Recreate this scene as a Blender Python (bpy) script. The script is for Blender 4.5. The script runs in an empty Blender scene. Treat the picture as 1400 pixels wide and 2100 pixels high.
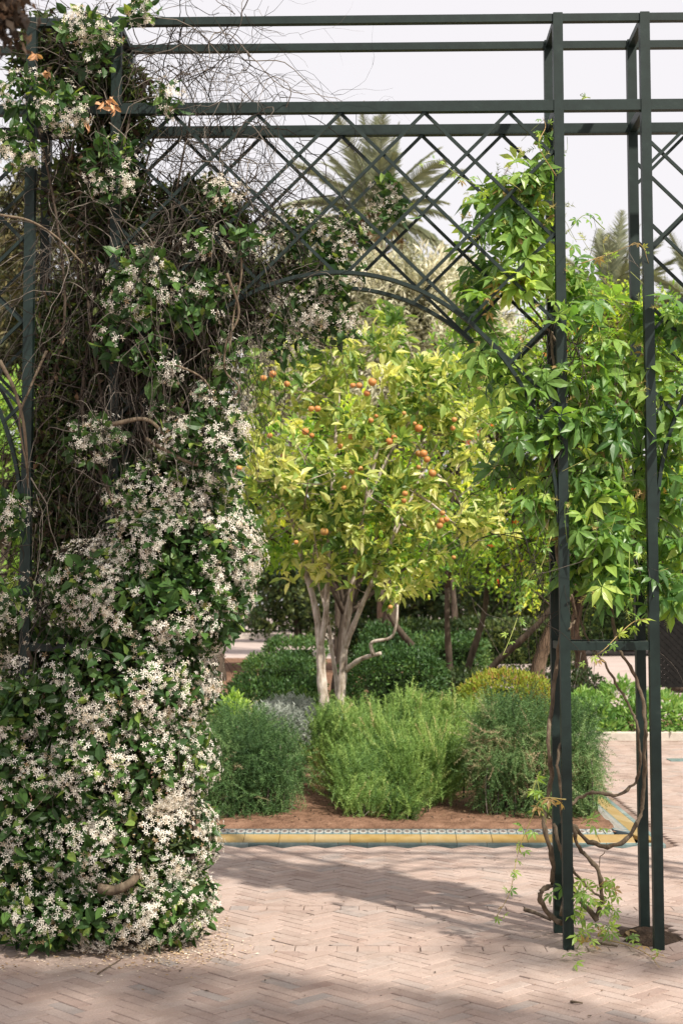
import bpy, math, random
import numpy as np
from mathutils import Matrix, Vector, Euler

rng = np.random.default_rng(7)
random.seed(7)
sc = bpy.context.scene
COL = sc.collection
R = math.radians

# ------------------------------------------------------------------ camera
FPX, W0, H0 = 2950.0, 1400.0, 2100.0          # focal length in photo pixels
CAM = np.array((0.0, -6.86, 1.62))
cam_d = bpy.data.cameras.new('camera')
cam_d.sensor_fit = 'HORIZONTAL'; cam_d.sensor_width = 24.0
cam_d.lens = FPX / W0 * 24.0
cam_d.clip_start = 0.1; cam_d.clip_end = 2000
cam_d.dof.use_dof = True; cam_d.dof.focus_distance = 7.4; cam_d.dof.aperture_fstop = 4.5
cam = bpy.data.objects.new('camera', cam_d); COL.objects.link(cam)
cam.location = CAM
_rot = Matrix.Rotation(R(1.0), 4, 'Z') @ Matrix.Rotation(R(90 + 3.65), 4, 'X') @ Matrix.Rotation(R(-0.12), 4, 'Z')
cam.rotation_euler = _rot.to_euler()
sc.camera = cam
CR = np.array(_rot.to_3x3())

# ------------------------------------------------------------------ light
SUN_EL, SUN_AZ = R(50), R(-50)                  # azimuth counted from +x (right) towards +y; negative: from the camera's side
sd = np.array((math.cos(SUN_EL)*math.cos(SUN_AZ), math.cos(SUN_EL)*math.sin(SUN_AZ), math.sin(SUN_EL)))
world = bpy.data.worlds.new('World'); sc.world = world; world.use_nodes = True
wn, wl = world.node_tree.nodes, world.node_tree.links
wn.clear()
sky = wn.new('ShaderNodeTexSky'); sky.sky_type = 'NISHITA'; sky.sun_disc = False
sky.sun_elevation = SUN_EL; sky.sun_rotation = math.pi/2 - SUN_AZ
sky.air_density = 1.0; sky.dust_density = 4.0; sky.ozone_density = 1.0
haze_mix = wn.new('ShaderNodeMixRGB'); haze_mix.inputs[0].default_value = 0.85
haze_mix.inputs[2].default_value = (6.5, 6.2, 6.25, 1)   # thin bright veil over the whole sky
bg = wn.new('ShaderNodeBackground'); bg.inputs[1].default_value = 0.090
wo = wn.new('ShaderNodeOutputWorld')
wl.new(sky.outputs[0], haze_mix.inputs[1]); wl.new(haze_mix.outputs[0], bg.inputs[0]); wl.new(bg.outputs[0], wo.inputs[0])
sun_d = bpy.data.lights.new('sun', 'SUN'); sun_d.energy = 4.1; sun_d.angle = R(1.1); sun_d.color = (1.0, 0.93, 0.82)
sun = bpy.data.objects.new('sun', sun_d); COL.objects.link(sun)
sun.rotation_euler = Vector(-sd).to_track_quat('-Z', 'Y').to_euler()
sun.location = (12, -12, 16)
sc.view_settings.view_transform = 'Standard'; sc.view_settings.look = 'None'
sc.view_settings.gamma = 1.0; sc.view_settings.exposure = 0.86
sc.view_settings.use_curve_mapping = False
sc.render.engine = 'CYCLES'
sc.cycles.max_bounces = 7; sc.cycles.diffuse_bounces = 3; sc.cycles.transmission_bounces = 5
sc.cycles.glossy_bounces = 2; sc.cycles.transparent_max_bounces = 4
sc.cycles.use_denoising = True

# ------------------------------------------------------------------ where things stand
def ray(u, v):
    d = CR @ np.array(((u - W0/2)/FPX, (H0/2 - v)/FPX, -1.0))
    return d
def at(u, v, Y):
    """point in the plane y=Y seen along photo direction (u,v)"""
    d = ray(u, v); t = (Y - CAM[1]) / d[1]
    return CAM + t*d
def gnd(u, v, z=0.0):
    d = ray(u, v); t = (z - CAM[2]) / d[2]
    return CAM + t*d
def proj(P):
    P = np.asarray(P, float).reshape(-1, 3)
    c = (P - CAM) @ CR
    return W0/2 + FPX*c[:, 0]/-c[:, 2], H0/2 - FPX*c[:, 1]/-c[:, 2], -c[:, 2]
def ppm(Y): return FPX / (Y - CAM[1])          # photo pixels per metre at depth Y

# ------------------------------------------------------------------ mesh helpers
def unit(a):
    a = np.asarray(a, float); n = np.linalg.norm(a, axis=-1, keepdims=True); n[n < 1e-9] = 1
    return a / n
def frames(d, n):
    y = unit(d); x = np.cross(y, n)
    bad = np.linalg.norm(x, axis=1) < 1e-3
    x[bad] = np.cross(y[bad], np.array((0.3, 0.9, 0.2)))
    x = unit(x); z = np.cross(x, y)
    return np.stack((x, y, z), axis=2)          # columns
def make_mesh(name, V, F, mat, var=None, smooth=False, mi=None):
    V = np.asarray(V, np.float32).reshape(-1, 3)
    F = np.asarray(F, np.int32); k = F.shape[1]
    me = bpy.data.meshes.new(name)
    me.vertices.add(len(V)); me.vertices.foreach_set('co', V.ravel())
    me.loops.add(F.size); me.loops.foreach_set('vertex_index', F.ravel())
    me.polygons.add(len(F)); me.polygons.foreach_set('loop_start', np.arange(0, F.size, k, dtype=np.int32))
    for m in (mat if isinstance(mat, (list, tuple)) else [mat]): me.materials.append(m)
    if mi is not None: me.polygons.foreach_set('material_index', np.asarray(mi, np.int32))
    me.polygons.foreach_set('use_smooth', np.full(len(F), bool(smooth)))
    if var is not None:
        a = me.attributes.new('var', 'FLOAT', 'POINT'); a.data.foreach_set('value', np.asarray(var, np.float32))
    me.update(calc_edges=True)
    return me
def link(name, me, parent=None, kind=None, label=None):
    o = bpy.data.objects.new(name, me); COL.objects.link(o)
    if parent is not None: o.parent = parent
    if kind: o['kind'] = kind
    if label: o['label'] = label
    return o
def thing(name, label, cat, loc=(0, 0, 0), group=None):
    o = bpy.data.objects.new(name, None); COL.objects.link(o); o.location = loc
    o.empty_display_size = 0.2
    o['label'] = label; o['category'] = cat
    if group: o['group'] = group
    return o
def tag(o, label, cat, group=None):
    o['label'] = label; o['category'] = cat
    if group: o['group'] = group
    return o
def local(parent, V):
    return np.asarray(V, float) - np.array(parent.location)

class Tmpl:
    def __init__(s, V, F, mi=None): s.V = np.array(V, float); s.F = np.array(F, int); s.mi = mi
def cloud(name, T, pos, rot, scale, mat, parent=None, kind='stuff', var=None, label=None):
    """many small pieces as one mesh"""
    n = len(pos); k = len(T.V)
    pos = np.asarray(pos, float)
    if parent is not None: pos = local(parent, pos)
    sc_ = np.asarray(scale, float)
    if sc_.ndim == 1: sc_ = np.repeat(sc_[:, None], 3, 1)
    V = np.einsum('nij,nkj->nki', rot, T.V[None]*sc_[:, None, :]) + pos[:, None, :]
    F = (T.F[None] + (np.arange(n)*k)[:, None, None]).reshape(-1, T.F.shape[1])
    if var is None: var = rng.random(n)
    mi = None if T.mi is None else np.tile(np.asarray(T.mi), n)
    me = make_mesh(name, V.reshape(-1, 3), F, mat, np.repeat(var, k), mi=mi)
    return link(name, me, parent, kind, label)
def singles(name, T, pos, rot, scale, mat, parent, nvar=7, var=None):
    """each piece an object of its own; alike pieces share mesh data"""
    mes = [make_mesh(name, T.V, T.F, mat, np.full(len(T.V), (i+.5)/nvar), mi=T.mi) for i in range(nvar)]
    p0 = np.array(parent.location)
    if var is None: var = rng.random(len(pos))
    out = []
    for i in range(len(pos)):
        o = bpy.data.objects.new(name, mes[min(nvar-1, int(var[i]*nvar))])
        M = np.eye(4); M[:3, :3] = rot[i]*np.asarray(scale[i]); M[:3, 3] = pos[i] - p0
        o.matrix_local = Matrix(M); o.parent = parent
        o.matrix_parent_inverse = Matrix.Identity(4)
        o.matrix_basis = Matrix(M)
        COL.objects.link(o); out.append(o)
    return out
def pick_visible(pos, size, n, cell=14):
    u, v, d = proj(pos)
    ok = (u > 0) & (u < W0) & (v > 0) & (v < H0)
    key = (np.floor(u/cell)*10000 + np.floor(v/cell)).astype(int)
    order = np.lexsort((d, key))
    order = order[ok[order]]
    _, first = np.unique(key[order], return_index=True)
    win = order[first]
    s = size[win]/d[win]
    return win[np.argsort(-s)][:n]
def split_cloud(single, mass, T, pos, rot, scale, mat, parent, n=300, cell=14, var=None):
    if var is None: var = rng.random(len(pos))
    scale = np.asarray(scale, float)
    idx = pick_visible(pos, scale, n, cell)
    m = np.ones(len(pos), bool); m[idx] = False
    singles(single, T, pos[idx], rot[idx], scale[idx], mat, parent, var=var[idx])
    if m.any(): cloud(mass, T, pos[m], rot[m], scale[m], mat, parent, var=var[m])

class Tubes:
    def __init__(s): s.V, s.F, s.var, s.n = [], [], [], 0
    def add(s, P, r, sides=6, var=None):
        P = np.asarray(P, float); m = len(P)
        r = np.full(m, r) if np.isscalar(r) else np.asarray(r, float)
        t = np.gradient(P, axis=0); t = unit(t)
        ref = np.array((0.31, 0.22, 0.92)) if abs(t[0] @ np.array((0.31, 0.22, 0.92))) < .9 else np.array((1., 0, 0))
        a = unit(np.cross(t, ref)); b = np.cross(t, a)
        ang = np.arange(sides)*2*math.pi/sides
        ring = P[:, None] + r[:, None, None]*(np.cos(ang)[None, :, None]*a[:, None] + np.sin(ang)[None, :, None]*b[:, None])
        V = np.concatenate((ring.reshape(-1, 3), P[:1], P[-1:]))
        i = np.arange(m-1)[:, None]*sides; j = np.arange(sides)[None]; j2 = (j+1) % sides
        q = np.stack((i+j, i+j2, i+sides+j2, i+sides+j), -1).reshape(-1, 4)
        f = np.concatenate((q[:, [0, 1, 2]], q[:, [0, 2, 3]]))
        c0, c1 = m*sides, m*sides+1
        jj = np.arange(sides)
        f = np.concatenate((f, np.stack(((jj+1) % sides, jj, np.full(sides, c0)), 1),
                            np.stack(((m-1)*sides+jj, (m-1)*sides+(jj+1) % sides, np.full(sides, c1)), 1)))
        s.V.append(V); s.F.append(f + s.n); s.n += len(V)
        s.var.append(np.full(len(V), rng.random() if var is None else var))
    def build(s, name, mat, parent=None, kind=None, label=None):
        V = np.concatenate(s.V)
        if parent is not None: V = local(parent, V)
        return link(name, make_mesh(name, V, np.concatenate(s.F), mat, np.concatenate(s.var), smooth=True), parent, kind, label)
def bez(a, b, c, n=8):
    t = np.linspace(0, 1, n)[:, None]
    return (1-t)**2*a + 2*t*(1-t)*b + t*t*c
def smoothline(P, n=6):
    """Catmull-Rom through the points"""
    P = np.asarray(P, float); Q = np.vstack((2*P[0]-P[1], P, 2*P[-1]-P[-2])); out = []
    for i in range(1, len(Q)-2):
        for t in np.linspace(0, 1, n, endpoint=False):
            p0, p1, p2, p3 = Q[i-1], Q[i], Q[i+1], Q[i+2]
            out.append(.5*((2*p1) + (-p0+p2)*t + (2*p0-5*p1+4*p2-p3)*t*t + (-p0+3*p1-3*p2+p3)*t**3))
    out.append(P[-1]); return np.array(out)
BOXF = [(0, 3, 2, 1), (4, 5, 6, 7), (0, 1, 5, 4), (1, 2, 6, 5), (2, 3, 7, 6), (3, 0, 4, 7)]
def box_mesh(name, lo, hi, mat, bev=0.0, var=None):
    (x0, y0, z0), (x1, y1, z1) = lo, hi
    V = [(x0, y0, z0), (x1, y0, z0), (x1, y1, z0), (x0, y1, z0), (x0, y0, z1), (x1, y0, z1), (x1, y1, z1), (x0, y1, z1)]
    F = BOXF
    if bev:
        V = V[:4] + [(x0, y0, z1-bev), (x1, y0, z1-bev), (x1, y1, z1-bev), (x0, y1, z1-bev),
                     (x0+bev, y0+bev, z1), (x1-bev, y0+bev, z1), (x1-bev, y1-bev, z1), (x0+bev, y1-bev, z1)]
        F = [(0, 3, 2, 1), (8, 9, 10, 11)] + [(a, (a+1) % 4, 4+(a+1) % 4, 4+a) for a in range(4)] + [(4+a, 4+(a+1) % 4, 8+(a+1) % 4, 8+a) for a in range(4)]
    return make_mesh(name, V, F, mat, None if var is None else np.full(len(V), var))
def bar_between(a, b, w, t, yaxis=(0, 1, 0)):
    """8 verts of a flat bar from a to b, width w, thickness t along yaxis"""
    a, b = np.array(a, float), np.array(b, float); d = unit(b-a); y = np.array(yaxis, float)
    s = unit(np.cross(d, y))*w/2; k = y*t/2
    return [a-s-k, a+s-k, a+s+k, a-s+k, b-s-k, b+s-k, b+s+k, b-s+k]

# ------------------------------------------------------------------ materials
def mat_new(name):
    m = bpy.data.materials.new(name); m.use_nodes = True
    nt = m.node_tree; nt.nodes.clear()
    return m, nt.nodes, nt.links
def ramp(N, stops):
    r = N.new('ShaderNodeValToRGB'); e = r.color_ramp.elements
    while len(e) < len(stops): e.new(0.5)
    for el, (p, c) in zip(e, stops): el.position = p; el.color = (*c, 1)
    return r
def leaf_mat(name, stops, trans=0.45, gloss=0.35, tint=(1.25, 1.2, 0.55), rough=0.45, gain=1.75):
    stops = [(p, tuple(min(.93, x*gain) for x in c)) for p, c in stops]
    m, N, L = mat_new(name)
    a = N.new('ShaderNodeAttribute'); a.attribute_name = 'var'
    r = ramp(N, stops); L.new(a.outputs['Fac'], r.inputs[0])
    p = N.new('ShaderNodeBsdfPrincipled'); L.new(r.outputs[0], p.inputs['Base Color'])
    p.inputs['Roughness'].default_value = rough; p.inputs['Specular IOR Level'].default_value = gloss
    t = N.new('ShaderNodeBsdfTranslucent')
    mu = N.new('ShaderNodeMixRGB'); mu.blend_type = 'MULTIPLY'; mu.inputs[0].default_value = 1
    mu.inputs[2].default_value = (*tint, 1); L.new(r.outputs[0], mu.inputs[1]); L.new(mu.outputs[0], t.inputs[0])
    mx = N.new('ShaderNodeMixShader'); mx.inputs[0].default_value = trans
    L.new(p.outputs[0], mx.inputs[1]); L.new(t.outputs[0], mx.inputs[2])
    o = N.new('ShaderNodeOutputMaterial'); L.new(mx.outputs[0], o.inputs[0])
    return m
def noise_mat(name, stops, scale=8, detail=6, rough=0.8, bump=0.3, bscale=None, stretch=(1, 1, 1), spec=0.3, use_var=0.0, bdist=0.01, metal=0.0):
    m, N, L = mat_new(name)
    g = N.new('ShaderNodeNewGeometry'); mp = N.new('ShaderNodeMapping'); mp.inputs['Scale'].default_value = stretch
    L.new(g.outputs['Position'], mp.inputs[0])
    n1 = N.new('ShaderNodeTexNoise'); n1.inputs['Scale'].default_value = scale; n1.inputs['Detail'].default_value = detail
    n1.inputs['Roughness'].default_value = 0.65
    L.new(mp.outputs[0], n1.inputs['Vector'])
    fac = n1.outputs['Fac']
    if use_var:
        a = N.new('ShaderNodeAttribute'); a.attribute_name = 'var'
        mm = N.new('ShaderNodeMath'); mm.operation = 'MULTIPLY_ADD'; mm.inputs[1].default_value = use_var
        L.new(a.outputs['Fac'], mm.inputs[0])
        sb = N.new('ShaderNodeMath'); sb.operation = 'MULTIPLY_ADD'; sb.inputs[1].default_value = 1 - use_var*.6; sb.inputs[2].default_value = -use_var*.2
        L.new(fac, sb.inputs[0]); L.new(sb.outputs[0], mm.inputs[2]); fac = mm.outputs[0]
    r = ramp(N, stops); L.new(fac, r.inputs[0])
    p = N.new('ShaderNodeBsdfPrincipled'); L.new(r.outputs[0], p.inputs['Base Color'])
    p.inputs['Roughness'].default_value = rough; p.inputs['Specular IOR Level'].default_value = spec; p.inputs['Metallic'].default_value = metal
    if bump:
        n2 = N.new('ShaderNodeTexNoise'); n2.inputs['Scale'].default_value = bscale or scale*4; n2.inputs['Detail'].default_value = 5
        L.new(mp.outputs[0], n2.inputs['Vector'])
        b = N.new('ShaderNodeBump'); b.inputs['Strength'].default_value = bump; b.inputs['Distance'].default_value = bdist
        L.new(n2.outputs['Fac'], b.inputs['Height']); L.new(b.outputs[0], p.inputs['Normal'])
    o = N.new('ShaderNodeOutputMaterial'); L.new(p.outputs[0], o.inputs[0])
    m['noise'] = 1
    return m

M = {}
M['iron'] = noise_mat('dark green painted iron', [(0.3, (.005, .012, .0105)), (0.6, (.009, .020, .0175)), (0.72, (.018, .030, .026)), (0.80, (.05, .036, .025))], scale=14, rough=0.5, bump=0.12, bscale=90, spec=0.28, bdist=0.002)
M['brick'] = None
M['soil'] = noise_mat('red brown soil', [(0.3, (.10, .055, .035)), (0.55, (.20, .115, .075)), (0.8, (.30, .19, .13))], scale=9, rough=0.95, bump=0.9, bscale=60, spec=0.1, bdist=0.02)
M['dark_soil'] = noise_mat('dark damp soil', [(0.3, (.03, .022, .016)), (0.55, (.07, .048, .035)), (0.8, (.14, .10, .07))], scale=16, rough=0.95, bump=1.0, bscale=70, spec=0.1, bdist=0.02)
M['mortar'] = noise_mat('dusty paving bed', [(0.3, (.15, .105, .085)), (0.7, (.27, .20, .17))], scale=5, rough=0.95, bump=0.4, bscale=80, spec=0.1)
M['far_paving'] = noise_mat('pale pink far paving', [(0.3, (.32, .25, .23)), (0.5, (.39, .32, .29)), (0.75, (.45, .375, .345))], scale=1.2, rough=0.9, bump=0.2, bscale=40, spec=0.15)
M['bark_pale'] = noise_mat('pale mottled bark', [(0.32, (.12, .085, .06)), (0.43, (.30, .25, .20)), (0.62, (.50, .44, .385))], scale=22, rough=0.9, bump=0.7, bscale=45, stretch=(1, 1, .35), spec=0.15)
M['bark_brown'] = noise_mat('brown bark', [(0.3, (.05, .035, .025)), (0.55, (.14, .095, .065)), (0.8, (.26, .18, .13))], scale=14, rough=0.95, bump=0.8, bscale=40, stretch=(1, 1, .3), spec=0.1, bdist=0.02)
M['bark_dark'] = noise_mat('dark bark', [(0.3, (.03, .024, .018)), (0.7, (.11, .085, .065))], scale=10, rough=0.95, bump=0.6, bscale=30, stretch=(1, 1, .3), spec=0.1, bdist=0.02)
M['vine_wood'] = noise_mat('grey brown vine wood', [(0.3, (.06, .045, .032)), (0.55, (.15, .115, .08)), (0.8, (.27, .22, .16))], scale=30, rough=0.9, bump=0.6, bscale=90, stretch=(1, 1, .4), spec=0.15)
M['twig'] = noise_mat('dry grey twig', [(0.15, (.018, .015, .012)), (0.6, (.05, .042, .035)), (0.92, (.22, .19, .16))], scale=12, rough=0.9, bump=0, use_var=0.75, spec=0.15)
M['dead'] = leaf_mat('dead brown leaves', [(0, (.025, .018, .013)), (.7, (.06, .042, .028)), (1, (.20, .13, .08))], trans=.15, gloss=.15, tint=(1.2, 1, .8), gain=1.0)
M['jas_leaf'] = leaf_mat('glossy jasmine leaves', [(0, (.018, .045, .014)), (.5, (.045, .10, .028)), (.82, (.085, .165, .04)), (1, (.20, .27, .06))], trans=.35, gloss=.32, rough=.42, gain=1.25)
M['jas_flower'] = leaf_mat('cream jasmine petals', [(0, (.40, .28, .16)), (.15, (.68, .58, .44)), (.4, (.82, .76, .66)), (1, (.91, .88, .82))], trans=.4, gloss=.15, tint=(1, .97, .9), rough=.6, gain=1.0)
M['creeper'] = leaf_mat('creeper leaves', [(0, (.035, .085, .028)), (.4, (.085, .165, .042)), (.75, (.16, .25, .055)), (.98, (.29, .36, .085)), (1, (.22, .14, .07))], trans=.5, gloss=.5, rough=.38, tint=(1.3, 1.3, .45))
M['tendril'] = leaf_mat('green shoots', [(0, (.10, .14, .03)), (.5, (.22, .24, .07)), (1, (.26, .17, .08))], trans=.1, gloss=.2)
M['orange_leaf'] = leaf_mat('citrus leaves', [(0, (.05, .10, .024)), (.3, (.13, .20, .05)), (.65, (.27, .31, .09)), (1, (.42, .42, .20))], trans=.5, gloss=.45, rough=.4, tint=(1.25, 1.2, .6))
M['pom_leaf'] = leaf_mat('pomegranate leaves', [(0, (.06, .14, .025)), (.6, (.17, .28, .04)), (1, (.38, .42, .07))], trans=.52, gloss=.3, tint=(1.35, 1.25, .5))
M['olive_leaf'] = leaf_mat('silver olive leaves', [(0, (.13, .135, .085)), (.5, (.25, .25, .17)), (1, (.44, .42, .33))], trans=.3, gloss=.2, tint=(1.1, 1.05, .8))
M['dark_leaf'] = leaf_mat('dark evergreen leaves', [(0, (.018, .035, .014)), (.6, (.045, .075, .022)), (1, (.12, .15, .045))], trans=.3, gloss=.25, gain=1.15)
M['palm_leaf'] = leaf_mat('palm fronds', [(0, (.10, .12, .075)), (.5, (.17, .19, .12)), (1, (.32, .32, .20))], trans=.25, gloss=.35, gain=1.0)  # distance haze is put into the colour as a paler frond tone
M['dry_palm'] = leaf_mat('dry palm stubs', [(0, (.20, .12, .06)), (1, (.42, .28, .16))], trans=.2, gloss=.2, gain=1.0)
M['cypress'] = leaf_mat('brown cypress sprays', [(0, (.018, .024, .012)), (.6, (.05, .055, .026)), (1, (.15, .125, .06))], trans=.25, gloss=.1)
M['bright_leaf'] = leaf_mat('bright green leaves', [(0, (.07, .14, .025)), (.6, (.16, .26, .05)), (1, (.28, .36, .09))], trans=.45, gloss=.3)
M['rosemary'] = leaf_mat('upright rosemary needles', [(0, (.03, .06, .018)), (.45, (.085, .14, .038)), (.85, (.17, .23, .07)), (1, (.26, .22, .12))], trans=.32, gloss=.2, tint=(1.2, 1.2, .6), gain=2.2)
M['trail'] = leaf_mat('trailing rosemary needles', [(0, (.018, .04, .015)), (.5, (.05, .095, .032)), (.88, (.11, .165, .065)), (1, (.20, .16, .10))], trans=.25, gloss=.2, tint=(1.1, 1.15, .7), gain=1.95)
M['box_leaf'] = leaf_mat('clipped hedge leaves', [(0, (.022, .055, .018)), (.6, (.055, .115, .032)), (1, (.12, .19, .05))], trans=.3, gloss=.25, gain=1.2)
M['golden'] = leaf_mat('golden shrub leaves', [(0, (.05, .09, .015)), (.5, (.14, .18, .025)), (.88, (.21, .21, .04)), (1, (.24, .12, .05))], trans=.4, gloss=.25)
M['silver'] = leaf_mat('silver foliage', [(0, (.15, .18, .15)), (1, (.42, .45, .40))], trans=.2, gloss=.15, tint=(1, 1, .9), gain=1.0)
M['fresh'] = leaf_mat('fresh green shrub leaves', [(0, (.05, .11, .03)), (.5, (.11, .20, .05)), (1, (.24, .33, .11))], trans=.4, gloss=.3)
M['litter'] = leaf_mat('fallen dry petals', [(0, (.20, .12, .06)), (.5, (.42, .30, .18)), (1, (.72, .62, .52))], trans=.1, gloss=.1, gain=1.0)
M['red_flower'] = leaf_mat('pomegranate flowers', [(0, (.55, .06, .02)), (1, (.75, .14, .03))], trans=.3, gloss=.2, tint=(1, .8, .6), gain=1.0)
M['orange'] = noise_mat('orange peel', [(0.3, (.36, .12, .03)), (0.5, (.46, .18, .05)), (0.75, (.50, .26, .09))], scale=7, rough=0.5, bump=0.25, bscale=260, spec=0.4, bdist=0.003)
M['yellow_tile'] = noise_mat('yellow glazed tile', [(0.3, (.26, .165, .05)), (0.5, (.315, .215, .085)), (0.8, (.35, .275, .16))], scale=9, rough=0.35, bump=0.15, bscale=50, spec=0.5, bdist=0.003, use_var=.35)
M['teal_tile'] = noise_mat('teal glazed tile', [(0.3, (.09, .14, .14)), (0.55, (.17, .23, .23)), (0.8, (.33, .36, .34))], scale=14, rough=0.35, bump=0.15, bscale=60, spec=0.5, bdist=0.003, use_var=.3)
M['pale_stone'] = noise_mat('pale coping stone', [(0.3, (.40, .35, .30)), (0.7, (.60, .54, .47))], scale=6, rough=0.8, bump=0.3, bscale=50)
M['hedge_core'] = noise_mat('near-black light-blocking hedge core', [(0.35, (.006, .010, .005)), (0.65, (.022, .038, .014))], scale=30, rough=0.95, bump=0.6, bscale=60, spec=0.05)
M['black_iron'] = noise_mat('black railing iron', [(0.3, (.006, .006, .006)), (0.7, (.014, .013, .012))], scale=10, rough=0.7, bump=0.0, spec=0.1)

def brick_mat():
    m, N, L = mat_new('worn pink clay brick')
    g = N.new('ShaderNodeNewGeometry')
    a = N.new('ShaderNodeAttribute'); a.attribute_name = 'var'
    base = ramp(N, [(0, (.25, .170, .142)), (.25, (.32, .235, .198)), (.62, (.365, .272, .232)), (.84, (.32, .255, .225)), (1, (.23, .21, .20))])
    L.new(a.outputs['Fac'], base.inputs[0])
    def noise(s, d=6, r=.6):
        n = N.new('ShaderNodeTexNoise'); n.inputs['Scale'].default_value = s; n.inputs['Detail'].default_value = d; n.inputs['Roughness'].default_value = r
        L.new(g.outputs['Position'], n.inputs['Vector']); return n
    dust = noise(1.7, 8, .68); dr = ramp(N, [(.36, (0, 0, 0)), (.68, (1, 1, 1))]); L.new(dust.outputs['Fac'], dr.inputs[0])
    m1 = N.new('ShaderNodeMixRGB'); m1.inputs[2].default_value = (.43, .36, .322, 1)
    f1 = N.new('ShaderNodeMath'); f1.operation = 'MULTIPLY'; f1.inputs[1].default_value = .62; L.new(dr.outputs[0], f1.inputs[0])
    L.new(f1.outputs[0], m1.inputs[0]); L.new(base.outputs[0], m1.inputs[1])
    st = noise(3.1, 7, .7); sr = ramp(N, [(.48, (0, 0, 0)), (.72, (1, 1, 1))]); L.new(st.outputs['Fac'], sr.inputs[0])
    m2 = N.new('ShaderNodeMixRGB'); m2.inputs[2].default_value = (.22, .16, .13, 1)
    f2 = N.new('ShaderNodeMath'); f2.operation = 'MULTIPLY'; f2.inputs[1].default_value = .7; L.new(sr.outputs[0], f2.inputs[0])
    L.new(f2.outputs[0], m2.inputs[0]); L.new(m1.outputs[0], m2.inputs[1])
    gr = noise(120, 4, .7); gg = ramp(N, [(.3, (.78, .78, .78)), (.7, (1.12, 1.12, 1.12))]); L.new(gr.outputs['Fac'], gg.inputs[0])
    m3 = N.new('ShaderNodeMixRGB'); m3.blend_type = 'MULTIPLY'; m3.inputs[0].default_value = 1
    L.new(m2.outputs[0], m3.inputs[1]); L.new(gg.outputs[0], m3.inputs[2])
    p = N.new('ShaderNodeBsdfPrincipled'); L.new(m3.outputs[0], p.inputs['Base Color'])
    p.inputs['Roughness'].default_value = .85; p.inputs['Specular IOR Level'].default_value = .2
    b = N.new('ShaderNodeBump'); b.inputs['Strength'].default_value = .35; b.inputs['Distance'].default_value = .004
    bn = noise(55, 5, .7); L.new(bn.outputs['Fac'], b.inputs['Height']); L.new(b.outputs[0], p.inputs['Normal'])
    o = N.new('ShaderNodeOutputMaterial'); L.new(p.outputs[0], o.inputs[0])
    return m
M['brick'] = brick_mat()

def mosaic_mat():
    """white, black and teal diamonds of the inlaid tile: flat glazed print"""
    m, N, L = mat_new('mosaic tile glaze')
    tc = N.new('ShaderNodeTexCoord'); sp = N.new('ShaderNodeSeparateXYZ'); L.new(tc.outputs['Object'], sp.inputs[0])
    def math_(op, a, b=None, c=None):
        n = N.new('ShaderNodeMath'); n.operation = op
        for i, x in enumerate((a, b, c)):
            if x is None: continue
            if isinstance(x, (int, float)): n.inputs[i].default_value = x
            else: L.new(x, n.inputs[i])
        return n.outputs[0]
    ax = math_('DIVIDE', math_('ABSOLUTE', sp.outputs[0]), .029); ay = math_('DIVIDE', math_('ABSOLUTE', sp.outputs[1]), .048)
    d = math_('ADD', ax, ay)
    inner = math_('LESS_THAN', d, .62); corner = math_('GREATER_THAN', d, 1.38); edge = math_('GREATER_THAN', ay, 1.02)
    def mix(f, a, b):
        n = N.new('ShaderNodeMixRGB'); L.new(f, n.inputs[0])
        for i, x in ((1, a), (2, b)):
            if isinstance(x, tuple): n.inputs[i].default_value = (*x, 1)
            else: L.new(x, n.inputs[i])
        return n.outputs[0]
    ns = N.new('ShaderNodeTexNoise'); ns.inputs['Scale'].default_value = 30; g = N.new('ShaderNodeNewGeometry'); L.new(g.outputs['Position'], ns.inputs['Vector'])
    wh = ramp(N, [(.3, (.28, .27, .25)), (.7, (.42, .41, .38))]); L.new(ns.outputs['Fac'], wh.inputs[0])
    c = mix(inner, wh.outputs[0], (.16, .12, .11)); c = mix(corner, c, (.12, .16, .18)); c = mix(edge, c, (.14, .20, .20))
    p = N.new('ShaderNodeBsdfPrincipled'); L.new(c, p.inputs['Base Color']); p.inputs['Roughness'].default_value = .35
    o = N.new('ShaderNodeOutputMaterial'); L.new(p.outputs[0], o.inputs[0])
    return m
M['mosaic'] = mosaic_mat()

# ------------------------------------------------------------------ templates of small pieces
def leaf_tmpl(w=.42, curl=.12, fold=.10):
    V = [(0, 0, 0), (0, .33, -.01), (0, .68, -.02-curl*.4), (0, 1, -curl), (-w*.47, .34, fold), (w*.47, .34, fold), (-w*.36, .68, fold-curl*.4), (w*.36, .68, fold-curl*.4)]
    F = [(0, 1, 4), (0, 5, 1), (4, 1, 2), (4, 2, 6), (1, 5, 7), (1, 7, 2), (6, 2, 3), (2, 7, 3)]
    return Tmpl(V, F)
T_leaf = leaf_tmpl()
T_jas = leaf_tmpl(.54, .10, .07)
T_citrus = leaf_tmpl(.40, .16, .09)
T_small = Tmpl([(0, 0, 0), (-.22, .5, .06), (.22, .5, .06), (0, 1, -.06)], [(0, 2, 1), (1, 2, 3)])
T_thin = Tmpl([(0, 0, 0), (-.11, .45, .03), (.11, .45, .03), (0, 1, -.04)], [(0, 2, 1), (1, 2, 3)])
def star_tmpl():
    V, F = [], []
    for k in range(5):
        a = k*2*math.pi/5; s = .34
        c, si = math.cos(a), math.sin(a)
        def P(r, ang, z): return (r*math.cos(a+ang), r*math.sin(a+ang), z)
        b = len(V)
        V += [P(.02, 0, -.10), P(.22, -.34, .06), P(.22, .36, .05), P(.50, -.17, .10), P(.54, .24, .02), P(.70, .05, .05)]
        F += [(b, b+1, b+2), (b+1, b+3, b+2), (b+3, b+4, b+2), (b+3, b+5, b+4)]
    return Tmpl(V, F)
T_star = star_tmpl()
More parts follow.
